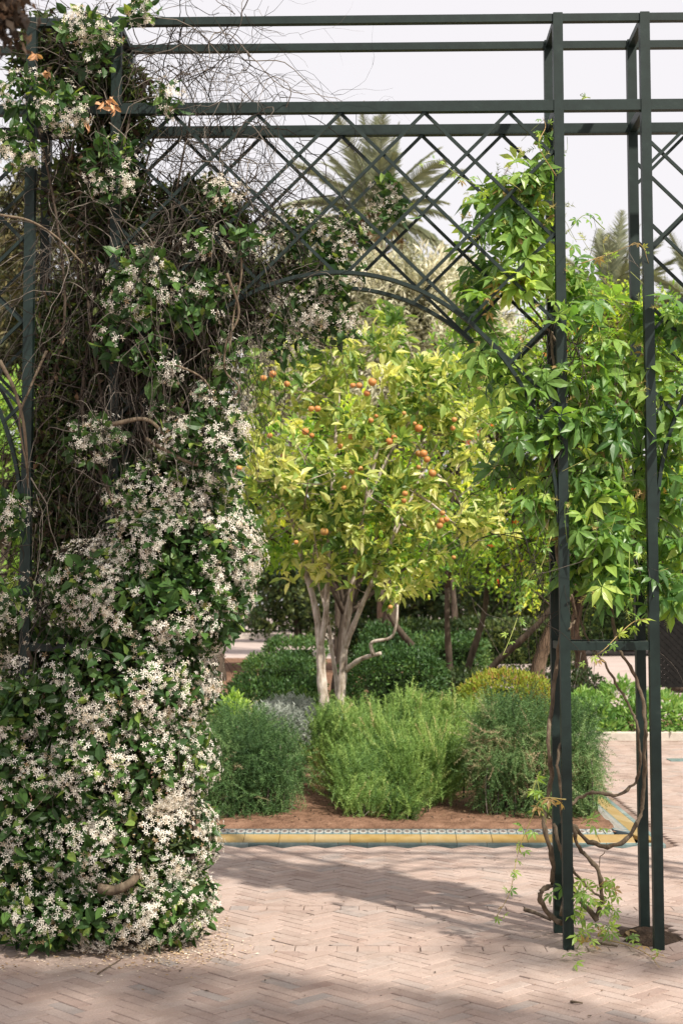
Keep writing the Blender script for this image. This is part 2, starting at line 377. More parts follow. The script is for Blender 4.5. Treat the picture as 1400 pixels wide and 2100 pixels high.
def palmate_tmpl():
    V, F = [], []
    base = leaf_tmpl(.50, .20, .07)
    base.V[4:, :] = [(-.125, .27, .035), (.125, .27, .035), (-.185, .58, .00), (.185, .58, .00)]
    base.V[2] = (0, .66, -.09)
    for ang, ln, z in ((0, 1.0, 0), (R(50), .9, -.02), (R(-50), .9, -.02), (R(106), .66, -.06), (R(-106), .66, -.06)):
        b = len(V); c, s = math.cos(ang), math.sin(ang)
        for (x, y, zz) in base.V:
            y = y + .05
            x, y, zz = x*ln, y*ln, zz*ln - .16*(y*ln)**2 + z
            V.append((x*c - y*s, x*s + y*c, zz))
        F += [tuple(i+b for i in f) for f in base.F]
    b = len(V)                                              # petiole
    V += [(-.012, 0, 0), (.012, 0, 0), (.012, -.42, .03), (-.012, -.42, .03)]
    F += [(b, b+1, b+2), (b, b+2, b+3)]
    return Tmpl(V, F)
T_palm5 = palmate_tmpl()
def sprig_tmpl(n=22, ln=.20, up=.75, bend=0.0, seed=0):
    r = np.random.default_rng(seed); V, F = [], []
    def spine(t): return np.array((0, t, -bend*t*t))
    for k in range(n):
        t = .08 + .92*k/n; a = k*2.4 + r.random()*.5
        p = spine(t); l = ln*(1.05-.45*t)*(.8+.4*r.random())
        d = unit(np.array((math.cos(a), up, math.sin(a))))
        s = unit(np.cross(d, np.array((r.normal(), r.normal(), r.normal()))))*ln*.085
        b = len(V); V += [p-s, p+s, p+d*l]; F.append((b, b+1, b+2))
    w = .010
    for q in range(3):
        b = len(V); p, p2 = spine(q/3), spine((q+1)/3)
        V += [p-np.array((w, 0, 0)), p+np.array((w, 0, 0)), p2]; F.append((b, b+1, b+2))
    return Tmpl(V, F)
T_ros = sprig_tmpl(40, .17, .75)
T_trail = sprig_tmpl(36, .15, .45, .45, 3)
T_tuft = sprig_tmpl(16, .45, .7, .1, 5)

def rand_unit(n):
    return unit(rng.normal(size=(n, 3)))
def vnoise(P, s, seed=0):
    """cheap smooth noise from a few sines, about -1..1"""
    r = np.random.default_rng(seed); out = np.zeros(len(P))
    for _ in range(6):
        k = r.normal(size=3)*s; out += np.sin(P @ k + r.random()*6.28)
    return out/2.6

# ================================================================== GROUND
ground = link('ground', make_mesh('ground', [(-400, -60, -.03), (400, -60, -.03), (400, 700, -.03), (-400, 700, -.03)], [(0, 1, 2, 3)], M['far_paving']), kind='structure')
# near paving: a dusty bed with real clay bricks laid on it
YK = gnd(1365, 1735)[1]                                  # front of the planter kerb
XK = gnd(1365, 1735)[0]                                  # outer edge of its right side
pav = link('paving', make_mesh('paving', [(-5, -5, -.016), (6, -5, -.016), (6, 11, -.016), (-5, 11, -.016)], [(0, 1, 2, 3)], M['mortar']), kind='structure')
BL, BW, GAP = .198, .066, .0028
bricks = []                                              # (x, y, angle, length, width)
def in_pave(x, y):
    if y < -5 or y > 10.2 or x < -4.6 or x > 5.6: return False
    if x < XK + .02 and y > YK - .02: return False
    if 1.22 < x < 1.50 and .13 < y < .50: return False    # planting hole of the creeper
    return True
c45 = math.sqrt(.5)
courses = [gnd(700, 1946)[1], gnd(700, 1863)[1]]
grid = {}
for s in range(-165, 165):
    for t in range(-165, 165):
        k = (s - t) % 6                                     # 3:1 bricks
        if k == 0: px, py, ang = s + 1.5, t + .5, 0.0
        elif k == 5: px, py, ang = s + .5, t + 1.5, math.pi/2
        else: continue
        X = (px*c45 - py*c45)*BW; Y = (px*c45 + py*c45)*BW
        bricks.append((X, Y, ang + math.pi/4, BL, BW))
sel, cut = [], []
for (x, y, a, l, w) in bricks:
    if not in_pave(x, y) or y < -4: continue
    if any(abs(y - c) < .052 + .095 for c in courses):
        cut.append((x, y, a, l, w)); continue
    sel.append((x, y, a, l, w))
for c in courses:
    for k in range(-47, 57):
        if in_pave(k*.098, c): sel.append((k*.098 + rng.normal()*.001, c, math.pi/2, .106, .1006))
sel = np.array(sel)
nb = len(sel)
hb = np.array([(-.5, -.5, -1), (.5, -.5, -1), (.5, .5, -1), (-.5, .5, -1), (-.5, -.5, -.14), (.5, -.5, -.14), (.5, .5, -.14), (-.5, .5, -.14), (-.485, -.47, 0), (.485, -.47, 0), (.485, .47, 0), (-.485, .47, 0)])
hf = [(8, 9, 10, 11)] + [(a, (a+1) % 4, 4+(a+1) % 4, 4+a) for a in range(4)] + [(4+a, 4+(a+1) % 4, 8+(a+1) % 4, 8+a) for a in range(4)]
T_brick = Tmpl(hb, hf)
bz = rng.normal(0, .0010, nb)
bpos = np.stack((sel[:, 0], sel[:, 1], bz), 1)
ba = sel[:, 2] + rng.normal(0, .006, nb)
brot = np.zeros((nb, 3, 3)); brot[:, 0, 0] = np.cos(ba); brot[:, 0, 1] = -np.sin(ba); brot[:, 1, 0] = np.sin(ba); brot[:, 1, 1] = np.cos(ba); brot[:, 2, 2] = 1
tl = rng.normal(0, .0035, (nb, 2)); brot[:, 2, 0] = tl[:, 0]; brot[:, 2, 1] = tl[:, 1]
bscl = np.stack((sel[:, 3] - GAP - np.abs(rng.normal(0, .0022, nb)), sel[:, 4] - GAP - np.abs(rng.normal(0, .0018, nb)), np.full(nb, .022)), 1)
bu, bv, bd = proj(bpos)
infr = (bu > -30) & (bu < 1430) & (bv < 2125) & (bd > 1)
near = np.argsort(np.where(infr, bd, 1e9))[:300]
bm_ = np.ones(nb, bool); bm_[near] = False
bm_ &= (bd > .5)
bvar = np.clip(rng.beta(2, 2, nb), 0, .999)
singles('brick', T_brick, bpos[near], brot[near], bscl[near], M['brick'], pav, nvar=9, var=bvar[near])
cloud('brick_courses', T_brick, bpos[bm_], brot[bm_], bscl[bm_], M['brick'], pav, var=bvar[bm_])

# bricks trimmed along the straight courses
def clip_half(poly, y0, sgn):
    out = []
    for i in range(len(poly)):
        p, q = poly[i], poly[(i+1) % len(poly)]; dp, dq = sgn*(p[1]-y0), sgn*(q[1]-y0)
        if dp >= 0: out.append(p)
        if (dp < 0) != (dq < 0): out.append(p + (q-p)*dp/(dp-dq))
    return out
CV, CF, CVAR = [], [], []
for (x, y, a, l, w) in cut:
    c, s = math.cos(a), math.sin(a); hl, hw_ = (l-GAP)/2, (w-GAP)/2
    poly = [np.array((x+px*c-py*s, y+px*s+py*c)) for px, py in ((-hl, -hw_), (hl, -hw_), (hl, hw_), (-hl, hw_))]
    for cy in courses:
        if abs(y-cy) > .2: continue
        for sg in (1, -1):
            q = clip_half(poly, cy + sg*.0535, sg)
            if len(q) < 3: continue
            q = np.array(q); ctr = q.mean(0)
            if np.ptp(q[:, 0])*np.ptp(q[:, 1]) < .0006: continue
            b0 = len(CV); z = rng.normal(0, .0012); n = len(q); var = rng.beta(2, 2)
            for p in q: CV.append((*(ctr+(p-ctr)*.985), z))
            for p in q: CV.append((*p, -.02))
            CV.append((*ctr, z)); CVAR += [var]*(2*n+1)
            for i in range(n):
                j = (i+1) % n; CF += [(b0+2*n, b0+i, b0+j), (b0+i, b0+n+i, b0+n+j), (b0+i, b0+n+j, b0+j)]
link('cut_bricks', make_mesh('cut_bricks', CV, CF, M['brick'], CVAR), pav, 'stuff')

# ================================================================== PLANTER BED with its tiled kerb
XL = -4.2; YB = 9.0
KT, KY, KM = .042, .14, .12                                 # widths of teal, yellow and mosaic bands
kerb = thing('tiled_kerb', 'low planter kerb with yellow glazed tiles and a black and white mosaic band', 'kerb', (XK, YK, 0))
def tile_obj(name, V, mat, var):
    """V: 4 top corners, counter-clockwise; given a little thickness; object origin at its centre"""
    V = np.array(V, float); c = V.mean(0)
    top = V - c; ctr = top*0.97 ; bot = top.copy(); bot[:, 2] -= .03
    up = top.copy(); up[:, 2] -= .003; tp = ctr.copy()
    me = make_mesh(name, np.concatenate((bot, up, tp)), [(8, 9, 10, 11)] + [(a, (a+1) % 4, 4+(a+1) % 4, 4+a) for a in range(4)] + [(4+a, 4+(a+1) % 4, 8+(a+1) % 4, 8+a) for a in range(4)], mat, np.full(12, var))
    o = link(name, me, kerb); o.location = Vector(c - np.array(kerb.location)); return o
zz = [(.008, .012), (.014, .046), (.050, .064)]
offs = [(0, KT), (KT+.003, KT+KY), (KT+KY+.003, KT+KY+KM)]
names = ['teal_tile', 'yellow_tile', 'mosaic_tile']; mats = [M['teal_tile'], M['yellow_tile'], M['mosaic']]
step = [.20, .24, .06]
for b in range(3):
    (o0, o1), (z0, z1) = offs[b], zz[b]
    x = XK - o0 - .0
    xs = np.arange(XL, XK - o1, step[b])                   # front run, mitred at the corner
    xe = list(xs) + [XK - o1]
    for i in range(len(xe)-1):
        a, c = xe[i]+.0012, xe[i+1]-.0012
        if c - a < .02: continue
        last = i == len(xe)-2
        tile_obj(names[b], [(a, YK+o0, z0), (c + ((o1-o0) if last else 0), YK+o0, z0), (c, YK+o1, z1), (a, YK+o1, z1)], mats[b], rng.random())
    ys = list(np.arange(YK+o1, YB-.3, step[b]))
    for i in range(len(ys)-1):
        a, c = ys[i]+.0012, ys[i+1]-.0012
        o_ = tile_obj(names[b], [(XK-o0, a - ((o1-o0) if i == 0 else 0), z0), (XK-o0, c, z0), (XK-o1, c, z1), (XK-o1, a, z1)], mats[b], rng.random())
        if b == 2:                                          # turn the print with the run
            o_.rotation_euler.z = math.pi/2
            Vv = np.array([v.co[:] for v in o_.data.vertices]); Vv = np.stack((Vv[:, 1], -Vv[:, 0], Vv[:, 2]), 1)
            o_.data.vertices.foreach_set('co', Vv.astype(np.float32).ravel()); o_.data.update()
# soil
def heightfield(name, x0, x1, y0, y1, n, m, fz, mat, kind='structure'):
    xs, ys = np.linspace(x0, x1, n), np.linspace(y0, y1, m)
    Xg, Yg = np.meshgrid(xs, ys, indexing='ij'); P = np.stack((Xg.ravel(), Yg.ravel(), np.zeros(n*m)), 1)
    P[:, 2] = fz(P)
    i, j = np.meshgrid(np.arange(n-1), np.arange(m-1), indexing='ij'); q = (i*m+j).ravel()
    return link(name, make_mesh(name, P, np.stack((q, q+m, q+m+1, q+1), 1), mat, smooth=True), kind=kind)
soil = heightfield('bed_soil', XL, XK-KT-KY-KM+.02, YK+KT+KY+KM-.03, 34, 120, 420, lambda P: np.minimum(np.maximum(.078 + .010*vnoise(P, 5, 1) + .006*vnoise(P, 17, 2) + .004*vnoise(P, 40, 4), .060), .048 + .25*np.maximum(0, P[:, 1]-(YK+KT+KY+KM))), M['soil'])

# second bed on the right with pale coping
p2 = gnd(1240, 1517)
bed2 = link('far_bed_soil', make_mesh('far_bed_soil', [(p2[0]-1.2, p2[1]+.1, .05), (9, p2[1]+.1, .05), (9, p2[1]+2.3, .05), (p2[0]-1.2, p2[1]+2.3, .05)], [(0, 1, 2, 3)], M['soil']), kind='structure')
cop = thing('stone_coping', 'low pale stone coping in front of the leafy shrubs beyond the plaza', 'kerb', (p2[0], p2[1], 0))
x = -1.3
while x < 4.5:
    l = .62; me = box_mesh('coping_stone', (0, 0, -.02), (l-.008, .16, .085+rng.normal(0, .003)), M['pale_stone'], .008, rng.random())
    o = link('coping_stone', me, cop); o.location = (x, 0, 0); x += l
p3 = gnd(1375, 1562)
tb = thing('tile_border', 'short strip of teal border tiles set flush in the sunny plaza', 'tile border', (p3[0], p3[1], 0))
for k in range(6):
    me = box_mesh('teal_tile', (0, 0, -.01), (.198, .22, .008), M['teal_tile'], .003, rng.random())
    o = link('teal_tile', me, tb); o.location = (k*.2, -k*.0, 0)

# ================================================================== PERGOLA
pg = thing('pergola', 'dark green iron pergola with square towers, diagonal lattice and round arch', 'pergola', (0, 0, 0))
D = .345                                                    # front to back
hx = {k: at(u, 1238, 0)[0] for k, u in dict(ol=50, il=229, ir=1158, ore=1341).items()}
POSTX = [hx['ol'], hx['il'], hx['ir'], hx['ore']]
PW = .047
zt1 = at(700, 29, 0)[2]; zt0 = at(700, 45, 0)[2]
zm1 = at(700, 206, 0)[2]; zm0 = at(700, 228, 0)[2]
zc1 = at(1240, 1316, 0)[2]; zc0 = at(1240, 1334, 0)[2]
bay = hx['ir'] - hx['il']
ends = [hx['ol'] - bay, hx['ore'] + bay]
allx = [ends[0]] + POSTX + [ends[1]]
def pbox(name, lo, hi, bev=.003):
    c = (np.array(lo)+np.array(hi))/2
    o = link(name, box_mesh(name, np.array(lo)-c, np.array(hi)-c, M['iron'], bev), pg); o.location = Vector(c); return o
for x in allx:
    for y in (0, D):
        pbox('post', (x-PW/2, y, -.02), (x+PW/2, y+PW, zt1+.004))
for i in range(len(allx)-1):
    a, b = allx[i]+PW/2, allx[i+1]-PW/2
    for y in (0, D):
        pbox('beam', (a, y+.006, zt0), (b, y+PW-.006, zt1))
        pbox('beam', (a, y+.004, zm0), (b, y+PW-.004, zm1))
        if i in (1, 3): pbox('crossbar', (a, y+.006, zc0), (b, y+PW-.006, zc1))
for x in allx:
    for z0, z1 in ((zt0, zt1), (zm0, zm1), (zc0, zc1)):
        pbox('tie_bar', (x-PW/2+.006, PW, z0+.002), (x+PW/2-.006, D, z1-.002))
# arch and lattice in every bay
zap = at(700, 556, 0)[2]
PITCH = bay/5.27
def arch_z(x, xc, a, b): 
    t = np.clip(1-((x-xc)/a)**2, 0, 1); return zap - b + b*np.sqrt(t)
BH = 1.22
def add_bar(name, a, b, w, t):
    a, b = np.array(a), np.array(b); c = (a+b)/2
    V = np.array(bar_between(a-c, b-c, w, t))
    o = link(name, make_mesh(name, V, BOXF, M['iron']), pg); o.location = Vector(c); return o
for bi in (0, 2, 4):
    xl, xr = allx[bi]+PW/2, allx[bi+1]-PW/2
    xc, ha = (xl+xr)/2, (xr-xl)/2
    for y in (0, D):
        ym = y + PW/2
        tb_ = Tubes()
        th = np.linspace(0, math.pi, 49)
        ax = xc + ha*np.cos(th)*1.0; az = zap - BH + BH*np.sin(th)
        V, F = [], []
        for k in range(49):
            n = unit(np.array((math.cos(th[k])/ha, 0, math.sin(th[k])/BH))); c = np.array((ax[k], ym, az[k]))
            for sx, sy in ((-1, -1), (1, -1), (1, 1), (-1, 1)): V.append(c + n*sx*.0085 + np.array((0, sy*.015, 0)))
        for k in range(48):
            for a in range(4): F.append((k*4+a, k*4+(a+1) % 4, k*4+4+(a+1) % 4, k*4+4+a))
        link('arch_bar', make_mesh('arch_bar', V, F, M['iron']), pg)
        for sgn in (1, -1):
            for k in range(-9, 10):
                x0 = xc + .02 + (k+.0)*PITCH                 # crossing with the underside of the beam
                s = np.linspace(0, 3.2, 900); X = x0 + sgn*s; Z = zm0 - s
                ok = (X > xl) & (X < xr) & (Z > arch_z(X, xc, ha, BH) + .004)
                ok &= (X > xl+.0)
                if ok.sum() < 12: continue
                d = np.diff(np.concatenate(([0], ok.astype(int), [0]))); st, en = np.where(d == 1)[0], np.where(d == -1)[0]-1
                for a, b in zip(st, en):
                    if b - a < 12: continue
                    yy = ym + (.0065 if sgn > 0 else -.0065)
                    add_bar('lattice_bar', (X[a], yy, Z[a]), (X[b], yy, Z[b]), .0155, .012)

# ================================================================== plant tools
def blob_surface(B, n_per_area, shell=.12, seed=0):
    """points near the surface of a union of ellipsoids B: (cx,cy,cz, rx,ry,rz); returns pos, normal, depth below surface"""
    P, Nn = [], []
    B = np.array(B, float)
    for b in B:
        A = 4*math.pi*((b[3]*b[4])**1.6/3 + (b[3]*b[5])**1.6/3 + (b[4]*b[5])**1.6/3)**(1/1.6)
        n = max(4, int(A*n_per_area)); d = rand_unit(n)
        k = 1 - shell*rng.random(n)**1.2/np.mean(b[3:6])*.8
        P.append(b[:3] + d*b[3:6]*k[:, None]); Nn.append(unit(d/b[3:6]))
    P, Nn = np.concatenate(P), np.concatenate(Nn)
    keep = np.ones(len(P), bool)
    for b in B:
        q = np.sum(((P-b[:3])/b[3:6])**2, 1); keep &= q > (1 - 1.3*shell/np.mean(b[3:6]))**2 if np.mean(b[3:6]) > shell*1.3 else True
    return P[keep], Nn[keep]
def px_blob(u, v, Y, ru, rv, ry):
    c = at(u, v, Y); s = ppm(Y); return (*c, ru/s, ry, rv/s)

def make_tree(name, label, cat, base, trunks, crown, leaf, mat, n_clust, per, csize, lsize, bark='bark_brown', group=None,
              shell=.5, droop=0.0, single=0, twig=True, limb_r=.05, seed=1, single_name='leaf', mass='foliage', wood_parts=True, up=.4, clip=None):
    """trunks: list of polylines with radii; crown: list of ellipsoids; foliage gathered in clusters at the branch ends"""
    t = thing(name, label, cat, base, group)
    tips = []
    for P, r0, r1 in trunks:
        P = smoothline(P, 6); tb = Tubes(); tb.add(P, np.linspace(r0, r1, len(P))*(1+.08*np.sin(np.arange(len(P))*1.7)), 9)
        tb.build('trunk', M[bark], t); tips.append(P)
    crown = np.array(crown, float); vol = crown[:, 3]*crown[:, 4]*crown[:, 5]; w = vol**.8/np.sum(vol**.8)
    ci = rng.choice(len(crown), n_clust, p=w)
    d = rand_unit(n_clust); rr = (shell + (1-shell)*rng.random(n_clust))**.6
    C = crown[ci, :3] + d*crown[ci, 3:6]*rr[:, None]
    # limbs
    tb = Tubes()
    alln = np.concatenate(tips); 
    tipends = np.array([p[-1] for p in tips])
    nl = max(4, n_clust//9)
    li = rng.choice(n_clust, min(nl, n_clust), replace=False); nodes = [alln[len(alln)//3:]]
    for k in li:
        P = tips[int(np.argmin(np.linalg.norm(tipends - C[k], axis=1)))]
        s = P[rng.integers(len(P)*2//3, len(P))]; mid = s*.5 + C[k]*.5 + np.array((0, 0, .12))*np.linalg.norm(C[k]-s) + rng.normal(0, .06, 3)*np.linalg.norm(C[k]-s)
        Q = bez(s, mid, C[k], 9); tb.add(Q, np.linspace(limb_r, limb_r*.25, 9), 6); nodes.append(Q[3:])
    nodes = np.concatenate(nodes)
    for k in range(n_clust):
        if k in set(li.tolist()): continue
        j = int(np.argmin(np.linalg.norm(nodes - C[k], axis=1))); s = nodes[j]; L = np.linalg.norm(C[k]-s)
        if L > 1e-3: tb.add(bez(s, (s+C[k])/2 + rng.normal(0, .12, 3)*L, C[k], 6), np.linspace(limb_r*.3, limb_r*.12, 6), 4)
    tb.build('branches', M[bark], t, kind='stuff')
    # leaves along short twigs in each cluster
    cen = crown[ci, :3]
    pos, dr, nr, vv = [], [], [], []
    for k in range(n_clust):
        out = unit(C[k]-cen[k]); nt = max(3, per//7)
        td = unit(rng.normal(size=(nt, 3)) + out*.9 + np.array((0, 0, up)))
        tl_ = csize*(.6+.7*rng.random(nt))
        i = rng.integers(0, nt, per); s = (.15 + .85*rng.random(per)**.8)
        p = C[k] + td[i]*(tl_[i]*s)[:, None] + rng.normal(0, csize*.10, (per, 3))
        ld = unit(td[i]*.7 + rng.normal(size=(per, 3))*.75 + np.array((0, 0, -droop)))
        pos.append(p); dr.append(ld); nr.append(unit(rng.normal(size=(per, 3))*.6 + np.array((0, -.15, .9)) + out*.4))
        vv.append(np.clip(.45 + .28*rng.normal() + .22*rng.normal(size=per), 0, .999))
    pos, dr, nr, vv = map(np.concatenate, (pos, dr, nr, vv))
    if clip is not None:
        k_ = clip(pos); pos, dr, nr, vv = pos[k_], dr[k_], nr[k_], vv[k_]
    rot = frames(dr, nr); s = lsize*(.65+.6*rng.random(len(pos)))
    if single: split_cloud(single_name, mass, leaf, pos, rot, s, mat, t, single, 12, vv)
    else: cloud(mass, leaf, pos, rot, s, mat, t, var=vv)
    return t, C

# ================================================================== ORANGE TREE (the main one)
YT = 5.6
tb0 = gnd(680, 1480, .35); bx_, by_ = at(682, 1560, YT)[0], YT
def on(u, v, dy=0): return at(u, v, YT+dy)
s0 = at(668, 1480, YT); 
trunks = [([(on(672, 1590)[0], YT, .03), on(668, 1480), on(660, 1400, .02), on(656, 1320, .05), on(645, 1240, .1), on(615, 1130, .2), on(585, 1000, .3)], .058, .014),
          ([(on(695, 1590, .1)[0], YT+.1, .03), on(697, 1470, .1), on(702, 1390, .1), on(706, 1330, .1), on(716, 1240, .05), on(735, 1120, 0), on(760, 980, -.1), on(790, 850, -.1)], .046, .014),
          ([on(706, 1330, .1), on(730, 1270, .0), on(760, 1200, -.15), on(830, 1050, -.2), on(880, 940, -.1)], .028, .010),
          ([on(655, 1330, .05), on(668, 1260, 0), on(672, 1150, -.1), on(680, 1020, -.2), on(690, 870, -.1), on(700, 760, 0)], .03, .010),
          ([on(697, 1470, .1), on(690, 1400, .2), on(678, 1320, .25), on(672, 1270, .3), on(640, 1150, .4)], .024, .010),
          ([on(708, 1375, .1), on(740, 1352, -.05), on(780, 1340, -.2)], .026, .016),
          ([on(765, 1343, -.15), on(762, 1318, -.2), on(800, 1308, -.25), on(812, 1280, -.3), on(815, 1240, -.3)], .018, .008)]
s_ = ppm(YT)
def cb(u, v, dy, ru, rv, ry): return px_blob(u, v, YT+dy, ru, rv, ry)
crown = [cb(760, 800, .1, 150, 110, .6), cb(600, 900, 0, 105, 130, .6), cb(700, 960, -.25, 170, 150, .65), cb(860, 930, .1, 130, 140, .6),
         cb(620, 1060, .05, 100, 90, .45), cb(740, 1110, -.1, 130, 85, .42), cb(900, 1080, 0, 120, 80, .5), cb(780, 720, .2, 80, 55, .4),
         cb(570, 790, .1, 60, 70, .4), cb(980, 1010, 0, 60, 90, .35), cb(900, 790, .2, 80, 70, .45), cb(650, 740, .2, 70, 50, .4), cb(700, 1190, .1, 90, 35, .25), cb(830, 1190, 0, 60, 40, .3), cb(960, 880, .2, 70, 70, .4), cb(690, 705, .2, 50, 40, .3), cb(540, 1000, .1, 55, 60, .35), cb(1000, 1110, 0, 50, 50, .3), cb(640, 1170, .1, 70, 35, .25), cb(760, 1185, -.05, 80, 35, .25), cb(860, 1200, .1, 50, 30, .2)]
orange_t, OC = make_tree('orange_tree', 'young orange tree with ripe fruit and forked pale trunks in the rosemary bed', 'tree', (bx_, by_, .05), trunks, crown,
                     T_citrus, M['orange_leaf'], 290, 23, .20, .125, bark='bark_pale', single=300, limb_r=.014, shell=.3, up=.7)
# fruit: (u, v, diameter px)
fruit = [(559, 767, 18), (588, 787, 14), (540, 775, 14), (638, 838, 16), (651, 838, 17), (626, 885, 15), (639, 893, 13), (553, 893, 14), (472, 993, 14), (580, 935, 12), (665, 1090, 17), (607, 1112, 11),
         (763, 783, 18), (752, 806, 16), (736, 790, 13), (760, 862, 14), (771, 853, 10), (723, 790, 12), (798, 905, 18), (808, 897, 14), (836, 892, 17), (858, 878, 17), (850, 868, 10), (858, 930, 15), (868, 930, 17), (875, 942, 17), (886, 970, 18), (931, 860, 13), (928, 878, 13), (858, 958, 12),
         (906, 1068, 17), (915, 1065, 15), (901, 1078, 14), (907, 1052, 12), (830, 1012, 13), (828, 1027, 12), (858, 1037, 12), (720, 968, 14), (738, 962, 15), (745, 893, 12), (698, 915, 12), (828, 847, 11), (490, 960, 14), (720, 895, 14), (705, 1000, 11), (930, 1143, 10), (800, 1245, 10)]
ico = bpy.data.meshes.new('orange'); import bmesh
bm = bmesh.new(); bmesh.ops.create_uvsphere(bm, u_segments=18, v_segments=12, radius=.5)
for v in bm.verts:
    v.co.z *= .93
    if v.co.z > .38: v.co.z -= .05*(v.co.z-.38)/.09
for f in bm.faces: f.smooth = True
bm.to_mesh(ico); bm.free(); ico.materials.append(M['orange'])
_nt = M['orange'].node_tree; _p = [n for n in _nt.nodes if n.type == 'BSDF_PRINCIPLED'][0]; _src = _p.inputs['Base Color'].links[0].from_socket
_oi = _nt.nodes.new('ShaderNodeObjectInfo'); _rp = ramp(_nt.nodes, [(0, (.62, .85, .8)), (.3, (1, 1, 1)), (.75, (.92, 1.12, 1.1)), (1, (.7, 1.0, .9))]); _nt.links.new(_oi.outputs['Random'], _rp.inputs[0])
_mx = _nt.nodes.new('ShaderNodeMixRGB'); _mx.blend_type = 'MULTIPLY'; _mx.inputs[0].default_value = 1
_nt.links.new(_src, _mx.inputs[1]); _nt.links.new(_rp.outputs[0], _mx.inputs[2]); _nt.links.new(_mx.outputs[0], _p.inputs['Base Color'])
calyx = make_mesh('calyx', [(0, 0, .03)]+[(math.cos(a)*.10*(1 if k % 2 else .5), math.sin(a)*.10*(1 if k % 2 else .5), .012) for k, a in enumerate(np.linspace(0, 2*math.pi, 10, endpoint=False))], [(0, 1+k, 1+(k+1) % 10) for k in range(10)], M['orange_leaf'], np.full(11, .2))
for (u, v, dpx) in fruit:
    Yf = YT - .80 + .35*rng.random() + (.15 if u > 850 else 0)
    p = at(u, v, Yf); d = dpx*(.82+.22*rng.random())/ppm(Yf)
    o = link('orange', ico, orange_t); o.location = Vector(p - np.array(orange_t.location)); o.scale = (d, d, d)
    o.rotation_euler = (rng.normal()*.3, rng.normal()*.3, rng.random()*6)
    c = link('calyx', calyx, o); c.location = (0, 0, .425)

# ================================================================== SHRUBS in the bed
def shrub(name, label, cat, base, blobs, T, mat, dens, size, dirf, group=None, var_scale=5, floor=.05, stems=10, shell=.2, trim=None, wood='twig', lump=0):
    t = thing(name, label, cat, base, group)
    if lump:
        sub = []
        for b in np.array(blobs, float):
            for d in rand_unit(lump):
                f = .18 + .18*rng.random(); c = b[:3] + d*b[3:6]*.9
                if c[2] > floor: sub.append((*c, *(np.full(3, f*np.mean(b[3:6])))))
        blobs = list(blobs) + sub
    P, Nn = blob_surface(blobs, dens, shell)
    k = P[:, 2] > floor
    if trim is not None: k &= trim(P)
    P, Nn = P[k], Nn[k]
    dr, nh = dirf(P, Nn)
    s = size*(.65+.7*rng.random(len(P)))
    v = np.clip(.5 + .25*vnoise(P, var_scale, 3) + .2*rng.normal(size=len(P)), 0, .999)
    cloud('foliage', T, P, frames(dr, nh), s, mat, t, var=v)
    if stems:
        tb = Tubes(); B = np.array(blobs)
        for i in range(stems):
            b = B[rng.integers(len(B))]; e = b[:3] + rand_unit(1)[0]*b[3:6]*.75; e[2] = max(e[2], floor+.08)
            s0 = np.array((b[0]+rng.normal()*b[3]*.35, b[1]+rng.normal()*b[4]*.35, floor-.03))
            tb.add(bez(s0, (s0+e)/2 + rng.normal(0, .05, 3), e, 6), np.linspace(.008, .003, 6), 4)
        tb.build('stems', M[wood], t, kind='stuff')
    return t
up3 = np.array((0, 0, 1.0))
def d_up(P, N_): return unit(up3*1.0 + N_*.5 + .5*np.stack((vnoise(P, 9, 71), vnoise(P, 9, 72), 0*P[:, 0]), 1) + rng.normal(0, .22, P.shape)), rand_unit(len(P))
def d_trail(P, N_):
    a = np.clip(N_[:, 2:3], 0, 1)
    return unit(N_*(.55) + up3*(a*.8 - .55*(1-a)) + rng.normal(0, .28, P.shape)), unit(N_ + rng.normal(0, .3, P.shape))
def d_out(P, N_): return unit(N_ + up3*.35 + rng.normal(0, .5, P.shape)), rand_unit(len(P))

def gb(u, vtop, vbase_or_Y, ru, ry, zr=None, Y=None):
    pass
# centre upright rosemary: several lumps stepping up to the tree
cen = []
for (u, vt, Y, ru, ry) in [(790, 1640, 3.66, 48, .18), (838, 1668, 3.55, 22, .10), (740, 1560, 4.0, 52, .34), (845, 1550, 4.2, 66, .34), (715, 1495, 4.6, 52, .36), (790, 1500, 4.6, 90, .45), (890, 1492, 4.7, 60, .40),
                          (668, 1465, 5.0, 32, .25), (830, 1452, 5.3, 100, .5), (940, 1450, 5.3, 70, .45), (740, 1452, 5.4, 60, .4), (730, 1625, 3.75, 30, .18)]:
    zt_ = at(u, vt, Y)[2]; c = at(u, vt, Y); cen.append((c[0], Y, zt_*.48, ru/ppm(Y), ry, zt_*.52))
ros_c = shrub('rosemary_bush', 'upright light green rosemary clump around the orange tree trunks', 'shrub', (cen[2][0], cen[2][1], .05), cen, T_ros, M['rosemary'], 330, .165, d_up, stems=60, shell=.28, var_scale=5, lump=13)
def gap_trim(P):
    return np.ones(len(P), bool)
def blobs_px(L):
    out = []
    for (u, v, Y, ru, rv, ry) in L:
        out.append(px_blob(u, v, Y, ru, rv, ry))
    return out
ros_l = shrub('trailing_rosemary', 'rounded dark green rosemary bush spilling towards the kerb beside the jasmine', 'shrub', (at(530, 1690, 3.8)[0], 3.8, .05),
              blobs_px([(525, 1560, 3.95, 80, 72, .34), (470, 1580, 4.0, 80, 75, .36), (580, 1572, 3.9, 40, 58, .26), (505, 1640, 3.75, 80, 50, .22), (450, 1630, 3.8, 70, 60, .25), (480, 1515, 4.3, 80, 42, .35)]),
              T_trail, M['trail'], 430, .16, d_trail, stems=50, shell=.16, lump=15)
